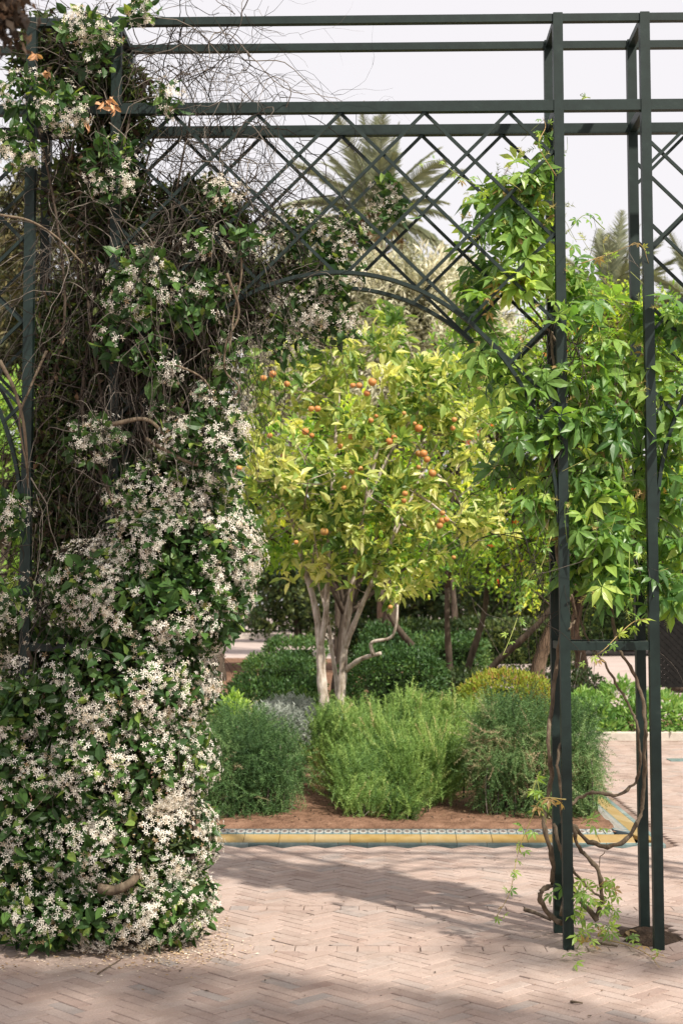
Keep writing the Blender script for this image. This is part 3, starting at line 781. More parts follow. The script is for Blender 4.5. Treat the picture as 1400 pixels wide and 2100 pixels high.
ros_r = shrub('trailing_rosemary', 'broad dark rosemary mound with hanging sprays at the kerb corner behind the iron tower', 'shrub', (at(1090, 1690, 3.9)[0], 3.9, .05),
              blobs_px([(1090, 1522, 4.1, 118, 74, .42), (1020, 1520, 4.1, 60, 68, .36), (1180, 1550, 4.0, 46, 80, .34), (1100, 1610, 3.85, 105, 66, .30), (1178, 1620, 3.9, 45, 55, .26), (1010, 1580, 3.95, 38, 60, .25)]),
              T_trail, M['trail'], 430, .16, d_trail, stems=50, shell=.16, lump=15)
gold = shrub('golden_shrub', 'low golden shrub with reddish young tips behind the dark rosemary mound', 'shrub', (at(1035, 1430, 6.8)[0], 6.8, .05),
              blobs_px([(1035, 1432, 6.8, 88, 60, .4), (980, 1442, 6.8, 48, 50, .35), (1095, 1440, 6.8, 48, 56, .35), (1040, 1500, 6.8, 85, 60, .4)]), T_leaf, M['golden'], 1500, .04, d_out, stems=20, shell=.12)
silv = shrub('silver_shrub', 'low silvery grey cushion plant between hedge and rosemary', 'shrub', (at(560, 1490, 5.6)[0], 5.6, .05),
              blobs_px([(560, 1500, 5.6, 60, 42, .3), (520, 1500, 5.8, 50, 40, .3), (610, 1505, 5.7, 45, 35, .3), (590, 1470, 6.1, 60, 25, .3)]), T_tuft, M['silver'], 700, .09, d_up, stems=10, shell=.12)
lime = shrub('lime_shrub', 'small yellow green leafy shoots rising beside the white jasmine', 'shrub', (at(480, 1450, 5.4)[0], 5.4, .05),
              blobs_px([(478, 1450, 5.4, 32, 30, .2), (455, 1480, 5.4, 40, 40, .25), (490, 1490, 5.3, 30, 50, .2), (470, 1540, 5.3, 40, 60, .25)]), T_leaf, M['bright_leaf'], 650, .06, d_out, stems=8, shell=.12)
fr1 = shrub('leafy_shrub', 'pale green leafy shrub between the iron posts beyond the plaza', 'shrub', (at(1210, 1510, 10.9)[0], 10.9, .05),
              blobs_px([(1215, 1475, 10.9, 40, 45, .5), (1180, 1480, 10.9, 40, 40, .45), (1245, 1495, 10.8, 28, 25, .35), (1200, 1440, 11.2, 30, 25, .4)]), T_leaf, M['fresh'], 420, .085, d_out, stems=8, shell=.15)
fr2 = shrub('leafy_shrub', 'green leafy shrub at the picture edge beside the last iron post', 'shrub', (at(1340, 1510, 10.9)[0], 10.9, .05),
              blobs_px([(1350, 1465, 10.9, 50, 50, .5), (1300, 1480, 10.9, 38, 40, .45), (1400, 1480, 10.9, 45, 45, .45), (1270, 1440, 11.3, 40, 45, .4), (1450, 1490, 10.9, 45, 40, .4)]), T_leaf, M['fresh'], 420, .085, d_out, stems=8, shell=.15)

# clipped hedges
def hedge(name, label, cat, lo, hi, mat, dens, size, seed=0, T=T_small, rough=.05):
    lo, hi = np.array(lo, float), np.array(hi, float); c = (lo+hi)/2; e = (hi-lo)/2
    t = thing(name, label, cat, (c[0], c[1], .05))
    fa = [(0, e[1]*e[2]), (1, e[0]*e[2]), (2, e[0]*e[1]*1.0)]
    P, Nn = [], []
    for ax, A in fa:
        for s in (-1, 1):
            if ax == 2 and s < 0: continue
            n = int(4*A*dens*1.7); q = (rng.random((n, 3))*2-1)*e; q[:, ax] = s*e[ax]; nn = np.zeros((n, 3)); nn[:, ax] = s
            P.append(q); Nn.append(nn)
    P, Nn = np.concatenate(P), np.concatenate(Nn)
    # round the edges and make it uneven
    q = P/e; f = np.max(np.abs(q), 1)/np.power(np.sum(np.abs(q)**7, 1), 1/7); P = P*f[:, None]
    P += Nn*(rough*vnoise(P+c, 4, seed) + .03*rng.normal(size=len(P)) - .16*rng.random(len(P))**1.5)[:, None]
    dr = unit(Nn*.8 + up3*.4 + rng.normal(0, .55, P.shape))
    cloud('foliage', T, P+c, frames(dr, rand_unit(len(P))), size*(.7+.6*rng.random(len(P))), mat, t, var=np.clip(.5+.3*vnoise(P+c, 3, seed+1)+.2*rng.normal(size=len(P)), 0, .999))
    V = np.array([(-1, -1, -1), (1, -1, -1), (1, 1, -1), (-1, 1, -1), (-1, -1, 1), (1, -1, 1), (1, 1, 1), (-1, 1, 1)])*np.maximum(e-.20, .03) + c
    link('light_block_core', make_mesh('light_block_core', local(t, V), BOXF, M['hedge_core']), t)  # added near-black box that blocks light inside the hedge
    return t
def hx_(u0, u1, vtop, Y, dy, z0=.03):
    a, b = at(u0, vtop, Y), at(u1, vtop, Y); return (a[0], Y, z0), (b[0], Y+dy, a[2])
hedge('clipped_hedge', 'clipped green hedge block with a sunlit top behind the trunks', 'hedge', *hx_(716, 905, 1346, 7.6, .9), M['box_leaf'], 1300, .05, 1)
hedge('clipped_hedge', 'long low dark hedge along the pale path left of the trunks', 'hedge', *hx_(462, 660, 1402, 9.2, .8), M['box_leaf'], 900, .055, 2)
hedge('clipped_hedge', 'small square hedge end where the pale path bends', 'hedge', *hx_(498, 640, 1348, 13.0, 1.0), M['box_leaf'], 600, .06, 3)
hedge('clipped_hedge', 'taller hedge behind the path bend in front of the iron railing', 'hedge', *hx_(545, 660, 1312, 17.5, 1.2), M['box_leaf'], 420, .07, 4)
hedge('clipped_hedge', 'dark shaded hedge running below the far pomegranate stems', 'hedge', *hx_(838, 1000, 1308, 16.0, 1.2), M['box_leaf'], 420, .07, 5)
hedge('clipped_hedge', 'far rounded hedge seen between the orange trunks and dead twigs', 'hedge', *hx_(745, 840, 1288, 19.0, 1.4), M['box_leaf'], 330, .08, 6)
hedge('clipped_hedge', 'dark low hedge behind the golden shrub and iron tower', 'hedge', *hx_(905, 1240, 1385, 11.8, .8), M['dark_leaf'], 500, .06, 7)
hedge('clipped_hedge', 'long tall dark hedge under the far pomegranate stems', 'hedge', *hx_(700, 1190, 1278, 26.0, 1.5), M['dark_leaf'], 240, .11, 9)
hedge('clipped_hedge', 'shaded hedge filling the middle of the bed behind the silver plants', 'hedge', *hx_(475, 700, 1438, 7.2, .7), M['box_leaf'], 1000, .05, 8)

hedge('clipped_hedge', 'tall dark hedge added to darken the shaded terrace behind the iron posts', 'hedge', *hx_(1130, 1480, 1195, 38.0, 2.0), M['dark_leaf'], 130, .16, 10)  # hedge added to stand in for the shade on the far terrace

# ================================================================== BACKGROUND TREES
def tr(name, label, u, v, Y, ru, rv, ubase, leaf, mat, n_clust, per, csize, lsize, bark='bark_brown', extra=(), tr_r=.12, stems=1, seed=1, shell=.3, droop=0., up=.4, limb_r=None, group=None, cat='tree', ryf=.9):
    c = at(u, v, Y); s = ppm(Y)
    base = np.array((at(ubase, 1238, Y)[0], Y, 0.0))
    crown = [(*c, ru/s, ru/s*ryf, rv/s)] + [px_blob(a, b, Y+dy, r1, r2, r1/s*ryf) for a, b, dy, r1, r2 in extra]
    trunks = []
    for k in range(stems):
        o = np.array(((k-(stems-1)/2)*.28, rng.normal()*.15, 0)) if stems > 1 else np.zeros(3)
        e = c + np.array((o[0]*3 + rng.normal()*.2, o[1], -rv/s*.1))
        mid = base + o*1.3 + (e-base)*.45 + np.array((rng.normal()*.15, rng.normal()*.1, 0))
        trunks.append(([base+o*.5, base+o*.9+np.array((0, 0, (e[2])*.18)), mid, e], tr_r/(stems**.5), tr_r*.3/(stems**.5)))
    return make_tree(name, label, cat, tuple(base), trunks, crown, leaf, mat, n_clust, per, csize, lsize, bark=bark, limb_r=limb_r or tr_r*.3, shell=shell, droop=droop, up=up, group=group)

t2, _ = tr('orange_tree', 'darker orange tree standing directly behind the fruiting one', 690, 1000, 9.0, 190, 160, 690, T_leaf, M['pom_leaf'], 200, 34, .30, .10, tr_r=.11, bark='bark_dark', extra=[(820, 1080, .3, 150, 110), (560, 1080, .3, 100, 90)])
pom1, pc1 = tr('pomegranate_tree', 'many-stemmed pomegranate tree with red flowers between orange tree and creeper', 1000, 850, 12.5, 130, 190, 940, T_small, M['pom_leaf'], 260, 60, .32, .085, tr_r=.13, bark='bark_dark', stems=4, extra=[(960, 1080, .2, 150, 110), (1060, 1120, -.5, 110, 100), (880, 1150, .5, 120, 60)])
pom2, pc2 = tr('pomegranate_tree', 'bright yellow green pomegranate tree behind the iron tower', 1240, 760, 12.0, 170, 170, 1103, T_small, M['pom_leaf'], 320, 60, .32, .085, tr_r=.13, bark='bark_brown', extra=[(1160, 690, .4, 110, 90), (1330, 690, .4, 120, 90), (1290, 950, .2, 200, 150), (1150, 1000, .5, 130, 120), (1330, 1120, .3, 140, 100), (1200, 1150, .8, 130, 80)])
for t, C, n in ((pom1, pc1, 22), (pom2, pc2, 26)):
    Tf = star_tmpl()
    idx = np.argsort(C[:, 1])[:n*2][::2]
    P = C[idx] + np.stack((rng.normal(0, .12, len(idx)), -.25*np.ones(len(idx)), rng.normal(0, .1, len(idx))), 1)
    singles('flower', Tf, P, frames(rand_unit(len(P)), rand_unit(len(P))), np.full(len(P), .085), M['red_flower'], t, 3)
tr('olive_tree', 'grey green olive tree seen through the arch below the palm', 790, 660, 24, 165, 125, 800, T_thin, M['olive_leaf'], 560, 110, .6, .22, tr_r=.22, bark='bark_dark', extra=[(690, 700, .5, 120, 130), (890, 670, .5, 115, 120), (760, 850, 0, 200, 130), (620, 760, 1, 110, 140), (980, 760, 1, 110, 130)])
tr('olive_tree', 'wispy grey green olive tree beside the jasmine with sky behind it', 545, 800, 22, 70, 110, 450, T_thin, M['olive_leaf'], 130, 60, .5, .13, tr_r=.15, bark='bark_dark', extra=[(580, 930, 0, 90, 90)])
tr('olive_tree', 'far pale olive tree behind the arch end beside the creeper', 890, 660, 36, 140, 115, 930, T_thin, M['olive_leaf'], 220, 90, .8, .30, tr_r=.11, bark='bark_dark', extra=[(960, 780, 0, 120, 130)])
tr('olive_tree', 'far pale olive tree behind the hanging jasmine of the arch', 610, 600, 38, 120, 130, 690, T_thin, M['olive_leaf'], 220, 90, .8, .30, tr_r=.11, bark='bark_dark', extra=[(640, 760, 0, 130, 120)])
tr('cypress_tree', 'tall brown green cypress behind the jasmine covered tower', 150, 520, 17, 62, 240, 150, T_thin, M['cypress'], 330, 90, .45, .24, tr_r=.15, bark='bark_dark', shell=.15, droop=.5, extra=[(190, 800, 0, 90, 150), (50, 480, 1.5, 60, 150), (270, 620, .8, 90, 200), (350, 800, 1.2, 100, 160), (60, 760, 1, 70, 120)])
tr('broadleaf_tree', 'bright green tree glimpsed between the leftmost iron posts', 10, 900, 14, 95, 115, 5, T_small, M['bright_leaf'], 200, 60, .34, .10, tr_r=.12, bark='bark_dark', extra=[(60, 1050, .5, 80, 90), (-40, 1130, .3, 90, 100)])
tr('broadleaf_tree', 'dull olive tree behind the upper lattice at the picture edge', 0, 600, 20, 80, 150, -20, T_small, M['olive_leaf'], 160, 60, .5, .14, tr_r=.15, bark='bark_dark')
belt = [(150, 1080, 26, 190, 160, 'dark evergreen tree filling the gap behind the jasmine tower'), (330, 1000, 30, 160, 200, 'dark evergreen tree behind the dense white jasmine'),
        (475, 1120, 66, 70, 110, 'dark evergreen over the iron railing beside the jasmine'), (600, 1150, 56, 110, 100, 'dark evergreen behind the forked orange trunks'),
        (760, 1140, 52, 130, 110, 'dark evergreen behind the middle of the orange crown'), (930, 1130, 50, 130, 115, 'dark evergreen behind the many-stemmed pomegranate'),
        (1080, 1130, 44, 140, 120, 'dark evergreen behind the left half of the creeper'), (1230, 1110, 46, 150, 130, 'dark evergreen between the two right towers posts'),
        (1390, 1100, 40, 150, 150, 'dark evergreen beyond the lattice screen at the picture edge')]
for k, (u, v, Y, ru, rv, lab) in enumerate(belt):
    tr('evergreen_tree', lab, u, v, Y, ru, rv, u+10, T_small, M['dark_leaf'], 150, 60, .8, .26, tr_r=.22, bark='bark_dark', group='dark evergreens closing the garden', extra=[(u-30, v+85, 0, ru*.9, 60), (u+40, v+100, .6, ru*.9, 56)])
# trunks of shade trees on the right
tr('evergreen_tree', 'slim dark tree with a bare trunk right of the iron tower', 1190, 1090, 22, 120, 100, 1190, T_small, M['dark_leaf'], 110, 50, .5, .16, tr_r=.16, bark='bark_brown', group='dark evergreens closing the garden')
tr('evergreen_tree', 'thick dark trunked tree standing on the shaded far terrace', 1380, 1080, 20, 120, 120, 1392, T_small, M['dark_leaf'], 110, 50, .5, .16, tr_r=.24, bark='bark_dark', group='dark evergreens closing the garden')

# the tree behind the viewer whose crown shades the tower, the foreground and the jasmine's outer side
def sunward(p, t): return np.array(p, float) + t*sd
lobes = [(*sunward((1.45, 0, .5), 9.5), .7, .7, .5), (*sunward((-1.0, -1.2, 0), 12.5), 1.35, .75, .6), (*sunward((.1, -1.5, 0), 12.0), .95, .55, .5), (*sunward((-1.85, -.1, 1.3), 11.0), .6, .6, .9), (*sunward((-2.1, -1.1, .0), 12.5), .9, .7, .5)]
tb_ = np.array((6.2, -7.0, 0.0))
make_tree('broadleaf_tree', 'spreading tree beside the viewer whose shade falls on paving and tower', 'tree', tuple(tb_), [([tb_, tb_ + (0, 0, 2.6), tb_ + (-.3, .3, 5.6), (5.4, -6.4, 8.6)], .24, .06), ([tb_ + (-.25, .25, 5.3), (5.4, -5.8, 6.6), (5.6, -5.0, 7.2)], .08, .03), ([(5.6, -6.5, 7.6), (4.6, -6.2, 8.6), (3.4, -6.0, 8.8)], .07, .03)],
          lobes, T_leaf, M['pom_leaf'], 330, 18, .30, .12, limb_r=.015, shell=.1)
# palms
def frond_mesh(name, L, arch, seed, mat, n=34):
    r = np.random.default_rng(seed); V, F = [], []
    t = np.linspace(0, 1, 14); P = np.stack((np.zeros(14), t*L*(1-.16*arch*t), L*(.30*t - arch*.62*t*t)), 1)
    for i in range(13):
        b = len(V); w = .045*(1-t[i]*.8); w2 = .045*(1-t[i+1]*.8)
        V += [P[i]+(-w, 0, 0), P[i]+(w, 0, 0), P[i+1]+(w2, 0, 0), P[i+1]+(-w2, 0, 0)]; F += [(b, b+1, b+2), (b, b+2, b+3)]
    for k in range(n):
        s = .14 + .86*k/n; p = np.array([np.interp(s, t, P[:, a]) for a in range(3)])
        tan = np.array([np.interp(min(1, s+.03), t, P[:, a]) - np.interp(s-.03, t, P[:, a]) for a in range(3)]); tan = unit(tan)
        l = L*.20*math.sin(math.pi*min(1, .15+s*.85))**.6*(.85+.3*r.random())
        for sd in (-1, 1):
            d = unit(np.array((sd*.85, 0, .12 - .25*arch)) + tan*.75 + r.normal(0, .06, 3)); q = unit(tan*.9 + np.array((0, 0, .3)))*.035*L/3
            b = len(V); V += [p-q, p+q, p+d*l*.55+q*.8+np.array((0, 0, -.02*l)), p+d*l+np.array((0, 0, -.22*l*arch))]; F += [(b, b+1, b+2), (b, b+2, b+3)]
    V = np.array(V); return make_mesh(name, V, F, mat, np.clip(.5+.25*r.normal(size=len(V)), 0, .99))
def palm(label, u, v, Y, L, n=46, ubase=None, droop_brown=True):
    c = at(u, v, Y); base = np.array((c[0]+.3, Y, 0))
    t = thing('palm_tree', label, 'palm tree', tuple(base))
    P = np.array([base, base*.6+c*.4+np.array((.1, 0, 0)), c+np.array((0, 0, -.6)), c])
    tb = Tubes(); tb.add(smoothline(P, 10), np.concatenate((np.linspace(.34, .28, 25), np.linspace(.34, .40, 6))), 12); tb.build('trunk', M['bark_brown'], t)
    ms = [frond_mesh('frond', L, a, 10+k, M['palm_leaf']) for k, a in enumerate((.25, .5, .8, 1.1))]
    old = frond_mesh('dry_frond', L*.8, 1.2, 30, M['dry_palm'])
    for k in range(n):
        f = k/n; az = k*2.399963 + rng.normal()*.15; el = R(78) - f**.85*R(105) + rng.normal()*.10
        i = 0 if f < .2 else 1 if f < .45 else 2 if f < .75 else 3
        nm, me = ('frond', ms[i])
        if f > .90: nm, me = 'dry_frond', old
        o = link(nm, me, t); o.location = Vector(c - base); s = .8+.3*rng.random(); o.scale = (s, s, s)
        o.rotation_euler = (Matrix.Rotation(az, 4, 'Z') @ Matrix.Rotation(el, 4, 'X')).to_euler()
    # stubs of cut leaves round the head
    pos, dr = [], []
    for k in range(60):
        a = k*2.4; z = -1.6*(k/60); pos.append(c + np.array((math.cos(a)*.35, math.sin(a)*.35, z))); dr.append((math.cos(a), math.sin(a), .9))
    cloud('leaf_stubs', T_leaf, np.array(pos), frames(np.array(dr), np.tile((0, 0, 1.), (60, 1))), np.full(60, .55), M['dry_palm'], t)
palm('tall date palm rising above the olive tree in the arch', 772, 455, 38, 3.5)
palm('date palm crown behind the creeper right of the iron tower', 1255, 640, 42, 3.3)
palm('date palm fronds behind the lattice at the picture edge', 1445, 660, 40, 3.3, n=36)

# iron railing far left, stone plinth
YR = 60.0
ra = at(430, 1300, YR); rb = at(640, 1300, YR)
rail = thing('iron_railing', 'black iron railing on a low pale plinth at the far end of the path', 'railing', (ra[0], YR, 0))
o = link('plinth', box_mesh('plinth', (0, 0, 0), (rb[0]-ra[0]+14, .35, .22), M['pale_stone'], .02), rail)
for z in (.34, 1.25):
    o = link('rail', box_mesh('rail', (0, .15, z), (rb[0]-ra[0]+14, .19, z+.05), M['black_iron']), rail)
pm = box_mesh('picket', (-.012, .158, .22), (.012, .182, 1.4), M['black_iron'])
k = 0
while k*.16 < rb[0]-ra[0]+2: o = link('picket', pm, rail); o.location = (k*.16, 0, 0); k += 1
# the wood that closes the view
n = 26000; P = np.stack((rng.uniform(-30, 34, n), rng.uniform(74, 80, n), 9.5*rng.random(n)**.9), 1); k = P[:, 2] < 7.2 + 1.8*vnoise(P, .5, 61); P = P[k]
fw = cloud('far_wood', T_small, P, frames(unit(rng.normal(0, .6, P.shape)+up3*.2), unit(rng.normal(0, .5, P.shape)+np.array((0, -.5, .6)))), .55*(.6+.8*rng.random(len(P))), M['dark_leaf'])
fw['label'] = 'dark far wood closing the view beyond the railing'; fw['category'] = 'trees'
# pierced lattice screen on the right
YS = 19.0
sa, sb = at(1338, 1365, YS), at(1430, 1268, YS)
scr = thing('lattice_screen', 'dark pierced lattice screen on the shaded terrace beyond the last post', 'screen', (sa[0], YS, 0))
wS, hS, z0S = sb[0]-sa[0], sb[2]-.15, .15
def sbar(name, a, b, w, t):
    a, b = np.array(a, float), np.array(b, float)
    link(name, make_mesh(name, np.array(bar_between(a, b, w, t)), BOXF, M['black_iron']), scr)
for x in (0, wS): sbar('frame', (x, 0, 0), (x, 0, z0S+hS), .06, .05)
for z in (z0S, z0S+hS): sbar('frame', (0, 0.002, z), (wS, 0.002, z), .06, .05)
for sg in (1, -1):
    for k in np.arange(-hS, wS, .115):
        x0, x1 = (k, k+hS)
        a0 = max(0, -x0); a1 = min(hS, wS-x0)
        if a1 - a0 < .05: continue
        if sg > 0: sbar('slat', (x0+a0, .01, z0S+a0), (x0+a1, .01, z0S+a1), .074, .012)
        else: sbar('slat', (x0+a0, -.01, z0S+hS-a0), (x0+a1, -.01, z0S+hS-a1), .074, .012)

# ================================================================== JASMINE on the left tower
jas = thing('jasmine_vine', 'white flowering star jasmine smothering the left iron tower', 'climbing plant', (hx['il'], .2, 0))
JB = [(265, 1850, .17, 175, 95, .40), (120, 1860, .17, 110, 70, .40), (250, 1720, .17, 190, 120, .42), (245, 1560, .17, 190, 140, .42), (60, 1620, .17, 110, 180, .38), (40, 1800, .17, 80, 110, .35),
      (250, 1400, .17, 188, 150, .43), (90, 1420, .17, 100, 110, .38), (318, 1245, .17, 178, 125, .43), (370, 1130, .17, 160, 130, .40), (350, 1020, .17, 135, 85, .36), (400, 1205, .17, 116, 85, .36), (440, 1130, .17, 85, 110, .32),
      (200, 1200, .17, 110, 90, .36), (20, 1300, .1, 60, 60, .25), (15, 1500, .1, 60, 90, .3)]
JU = [(195, 905, 62, 45), (400, 900, 72, 48), (450, 935, 50, 60), (440, 830, 42, 50), (260, 690, 72, 50), (300, 600, 92, 60), (430, 590, 52, 36), (400, 640, 60, 36), (280, 545, 70, 36), (230, 345, 52, 72), (60, 195, 62, 46),
      (130, 225, 56, 46), (40, 300, 50, 40), (210, 75, 40, 46), (190, 125, 42, 30), (165, 55, 50, 36), (290, 20, 40, 28), (345, 200, 30, 36), (460, 400, 46, 36), (500, 490, 42, 30), (410, 500, 32, 24), (600, 470, 50, 40),
      (655, 500, 66, 56), (690, 560, 52, 56), (640, 640, 66, 56), (590, 690, 56, 46), (700, 660, 36, 46), (805, 425, 42, 34), (790, 390, 26, 26), (20, 1060, 42, 46), (25, 1230, 46, 46), (620, 590, 66, 46), (330, 830, 30, 24),
      (475, 740, 34, 50), (485, 860, 24, 50), (330, 760, 40, 30), (560, 640, 50, 40), (720, 480, 40, 40)]
Bmain = np.array([px_blob(u, v, Y, ru, rv, ry) for u, v, Y, ru, rv, ry in JB])
Bup = np.array([px_blob(u, v, (-.13 if u < 520 else .24) + rng.normal()*.05, ru, rv, .6*min(ru, rv)/430) for u, v, ru, rv in JU])
def keep_out(P):          # nothing below the paving
    return P[:, 2] > .01
tocam = unit(CAM - np.array(hx['il'] if False else (hx['il'], 0, 1.6)))
# leaves
P1, N1 = blob_surface(Bmain, 900, .07); P2, N2 = blob_surface(Bup, 900, .07)
P, Nn = np.concatenate((P1, P2)), np.concatenate((N1, N2))
k = keep_out(P) & (vnoise(P, 7, 11) > -.75); P, Nn = P[k], Nn[k]
k = (Nn[:, 1] < .75) | (rng.random(len(P)) < .5); P, Nn = P[k], Nn[k]
dr = unit(Nn*.55 + rng.normal(0, .6, P.shape) + up3*.05); nh = unit(Nn + rng.normal(0, .45, P.shape) + up3*.4)
split_cloud('leaf', 'leaves', T_jas, P, frames(dr, nh), .068*(.6+.7*rng.random(len(P))), M['jas_leaf'], jas, 300, 24, np.clip(.42+.3*rng.normal(size=len(P)), 0, .999))
# flower clusters: cymes of stars just proud of the leaves
C1, CN1 = blob_surface(Bmain, 600, .05); C2, CN2 = blob_surface(Bup, 460, .05)
C, CN = np.concatenate((C1, C2)), np.concatenate((CN1, CN2))
nz = .8*vnoise(C, 7, 21) + .8*vnoise(C, 19, 22)
k = keep_out(C) & (nz > -.55) & ((CN[:, 1] < .5) | (rng.random(len(C)) < .3)); 
# the shaded left flank carries fewer flowers
u_, v_, _ = proj(C); thin = ((u_ < 150) & (v_ > 900) & (rng.random(len(C)) < .5)) ; k &= ~thin
C, CN = C[k], CN[k]
FP, FN = [], []
for i in range(len(C)):
    m = rng.integers(2, 9); o = rand_unit(m)*(.045*rng.random(m)**.5)[:, None]; o = o + CN[i]*.018
    FP.append(C[i]+o); FN.append(unit(CN[i]*.9 + o*14 + rng.normal(0, .35, (m, 3)) + up3*.15))
FP, FN = np.concatenate(FP), np.concatenate(FN)
k = FP[:, 2] > .012; FP, FN = FP[k], FN[k]
frot = frames(np.cross(FN, rand_unit(len(FN))), FN)
split_cloud('flower', 'blossoms', T_star, FP, frot, .0215*(.65+.55*rng.random(len(FP))), M['jas_flower'], jas, 300, 16, np.clip(.60+.30*rng.normal(size=len(FP)), 0, .999))
print('jasmine flowers', len(FP), 'leaves', len(P))
# woody stems and the dry tangle behind
tb = Tubes()
for k in range(9):
    x = hx['il'] + rng.normal()*.14 - (.2 if k % 2 else 0); y = .17 + rng.normal()*.12
    pts = [np.array((x, y, 0.0))]
    for z in np.arange(.5, 4.2, .5): pts.append(np.array((x + .10*math.sin(z*2+k) + rng.normal()*.05, y + .09*math.cos(z*2.3+k), z)))
    tb = Tubes(); tb.add(smoothline(pts, 5), np.linspace(.014, .005, 5*(len(pts)-1)+1), 7); tb.build('stem', M['bark_dark'], jas)
st = [gpt for gpt in (at(205, 1822, -.19), at(235, 1826, -.22), at(262, 1815, -.24), at(278, 1800, -.22), at(284, 1785, -.16))]
tb = Tubes(); tb.add(smoothline(st, 6), np.linspace(.026, .016, 25), 8); tb.build('cut_stem', M['vine_wood'], jas, label='thick bent grey stem poking out near the foot')
def tangle(tb, u0, u1, v0, v1, Y0, Y1, n, steps=14, sl=.05, grav=.25, curl=.8, r=.0022, sides=4):
    """dry shoots that wander, taper and fork"""
    def grow(p, d, steps, r0, depth):
        w = rand_unit(1)[0]*curl*.7; P = [p]; r1 = r0*.35
        for k in range(steps):
            d = unit(d + np.cross(w, d)*.28 + rng.normal(0, .22, 3) + np.array((0, 0, -grav*.3))); p = p + d*sl*(.6+.7*rng.random()); P.append(p)
            if depth < 2 and k > 1 and rng.random() < .13:
                grow(p, unit(d + rand_unit(1)[0]*.9), max(4, int(steps*.5)), r0*.6, depth+1)
        P = np.array(P); P = P[P[:, 2] > .02]
        if len(P) > 3: tb.add(P, np.linspace(r0, r1, len(P)), sides)
    for _ in range(n):
        p = at(rng.uniform(u0, u1), rng.uniform(v0, v1), rng.uniform(Y0, Y1)); d = rand_unit(1)[0]; d[1] *= .5
        grow(p, d, steps, r*(.7+1.0*rng.random()**2), 0)
tb = Tubes()
tangle(tb, 270, 520, 20, 460, -.1, .5, 210, curl=.9, grav=.3)
tangle(tb, 480, 640, 220, 480, -.05, .4, 45, curl=.7, grav=.6, steps=12)
tangle(tb, 60, 260, 0, 560, -.1, .5, 190, curl=.8, grav=.3)
tangle(tb, 60, 300, 500, 1260, -.15, .5, 330, curl=.6, grav=.8)
tangle(tb, 240, 470, 460, 900, -.2, .5, 460, steps=11, curl=.6, grav=1.2)
tangle(tb, 330, 560, 380, 720, .0, .5, 260, curl=.8, grav=.5)
tangle(tb, 0, 80, 900, 1900, 0, .4, 90, curl=.6, grav=.7)
tangle(tb, 60, 340, 1000, 1860, 0.05, .35, 330, steps=8, curl=.6, grav=.6)
tb.build('twigs', M['twig'], jas, kind='stuff')
tb = Tubes()
for (pts, r) in [([(0, 440), (60, 452), (115, 485), (170, 540)], .0065), ([(95, 720), (60, 800), (40, 860), (55, 960)], .007), ([(0, 740), (30, 800), (50, 880), (58, 1000)], .010), ([(465, 560), (490, 640), (465, 700), (462, 760), (490, 800), (440, 850)], .007),
                 ([(490, 490), (495, 560), (480, 640), (470, 720)], .006), ([(300, 900), (380, 945), (430, 955), (470, 920)], .010), ([(230, 870), (300, 860), (345, 900)], .012), ([(340, 740), (420, 780), (450, 860)], .006)]:
    q = [at(u, v, -.16 + rng.normal()*.04) for u, v in pts]; tb = Tubes(); tb.add(smoothline(q, 6), np.linspace(r, r*.6, 6*(len(q)-1)+1), 6); tb.build('runner', M['vine_wood'], jas)
# dead leaf mass inside the plant
Bd = np.array([px_blob(*b) for b in [(430, 470, .22, 85, 85, .12), (460, 590, .24, 90, 90, .12), (380, 700, .17, 100, 110, .15), (360, 820, .17, 110, 100, .16), (250, 480, .2, 70, 90, .14), (240, 620, .2, 80, 90, .16), (130, 700, .2, 70, 130, .12), (130, 900, .2, 80, 130, .14), (140, 1080, .2, 90, 120, .16), (420, 680, .2, 80, 60, .12), (190, 140, .2, 70, 110, .12), (90, 120, .2, 70, 100, .12), (200, 400, .2, 110, 120, .15), (330, 560, .2, 120, 110, .15), (300, 760, .2, 150, 150, .17), (180, 800, .2, 110, 160, .15), (400, 430, .22, 110, 70, .12), (330, 920, .2, 140, 80, .18), (500, 620, .27, 60, 90, .08), (230, 230, .2, 90, 110, .12), (560, 570, .29, 60, 50, .06)]])
P, Nn = blob_surface(Bd, 1500, .22)
cloud('dry_leaves', T_small, P, frames(rand_unit(len(P)), rand_unit(len(P))), .05*(.6+.8*rng.random(len(P))), M['dead'], jas)
P, Nn = blob_surface(Bd, 2300, .15)
cloud('old_leaves', T_leaf, P, frames(unit(rand_unit(len(P))+Nn*.5), rand_unit(len(P))), .055*(.6+.7*rng.random(len(P))), M['dark_leaf'], jas)
Bi = Bmain.copy(); Bi[:, 3:6] *= .78
P, Nn = blob_surface(Bi, 1300, .16); k = keep_out(P); P = P[k]
cloud('inner_leaves', T_leaf, P, frames(rand_unit(len(P)), rand_unit(len(P))), .06*(.6+.7*rng.random(len(P))), M['dark_leaf'], jas)
# a few withered brown leaf sprays
for (u, v) in [(215, 210), (225, 200), (178, 250), (232, 215), (75, 110), (98, 150)]:
    c = at(u, v, -.14); n = 5
    P = np.tile(c, (n, 1)) + rng.normal(0, .008, (n, 3)); dr = unit(rng.normal(0, .6, (n, 3)) + np.array((0, -.2, -.7)))
    M.setdefault('withered', leaf_mat('withered tan leaves', [(0, (.22, .11, .06)), (1, (.45, .28, .17))], trans=.3, gloss=.2))
    singles('withered_leaf', T_leaf, P, frames(dr, rand_unit(n)), np.full(n, .055), M['withered'], jas, 3)

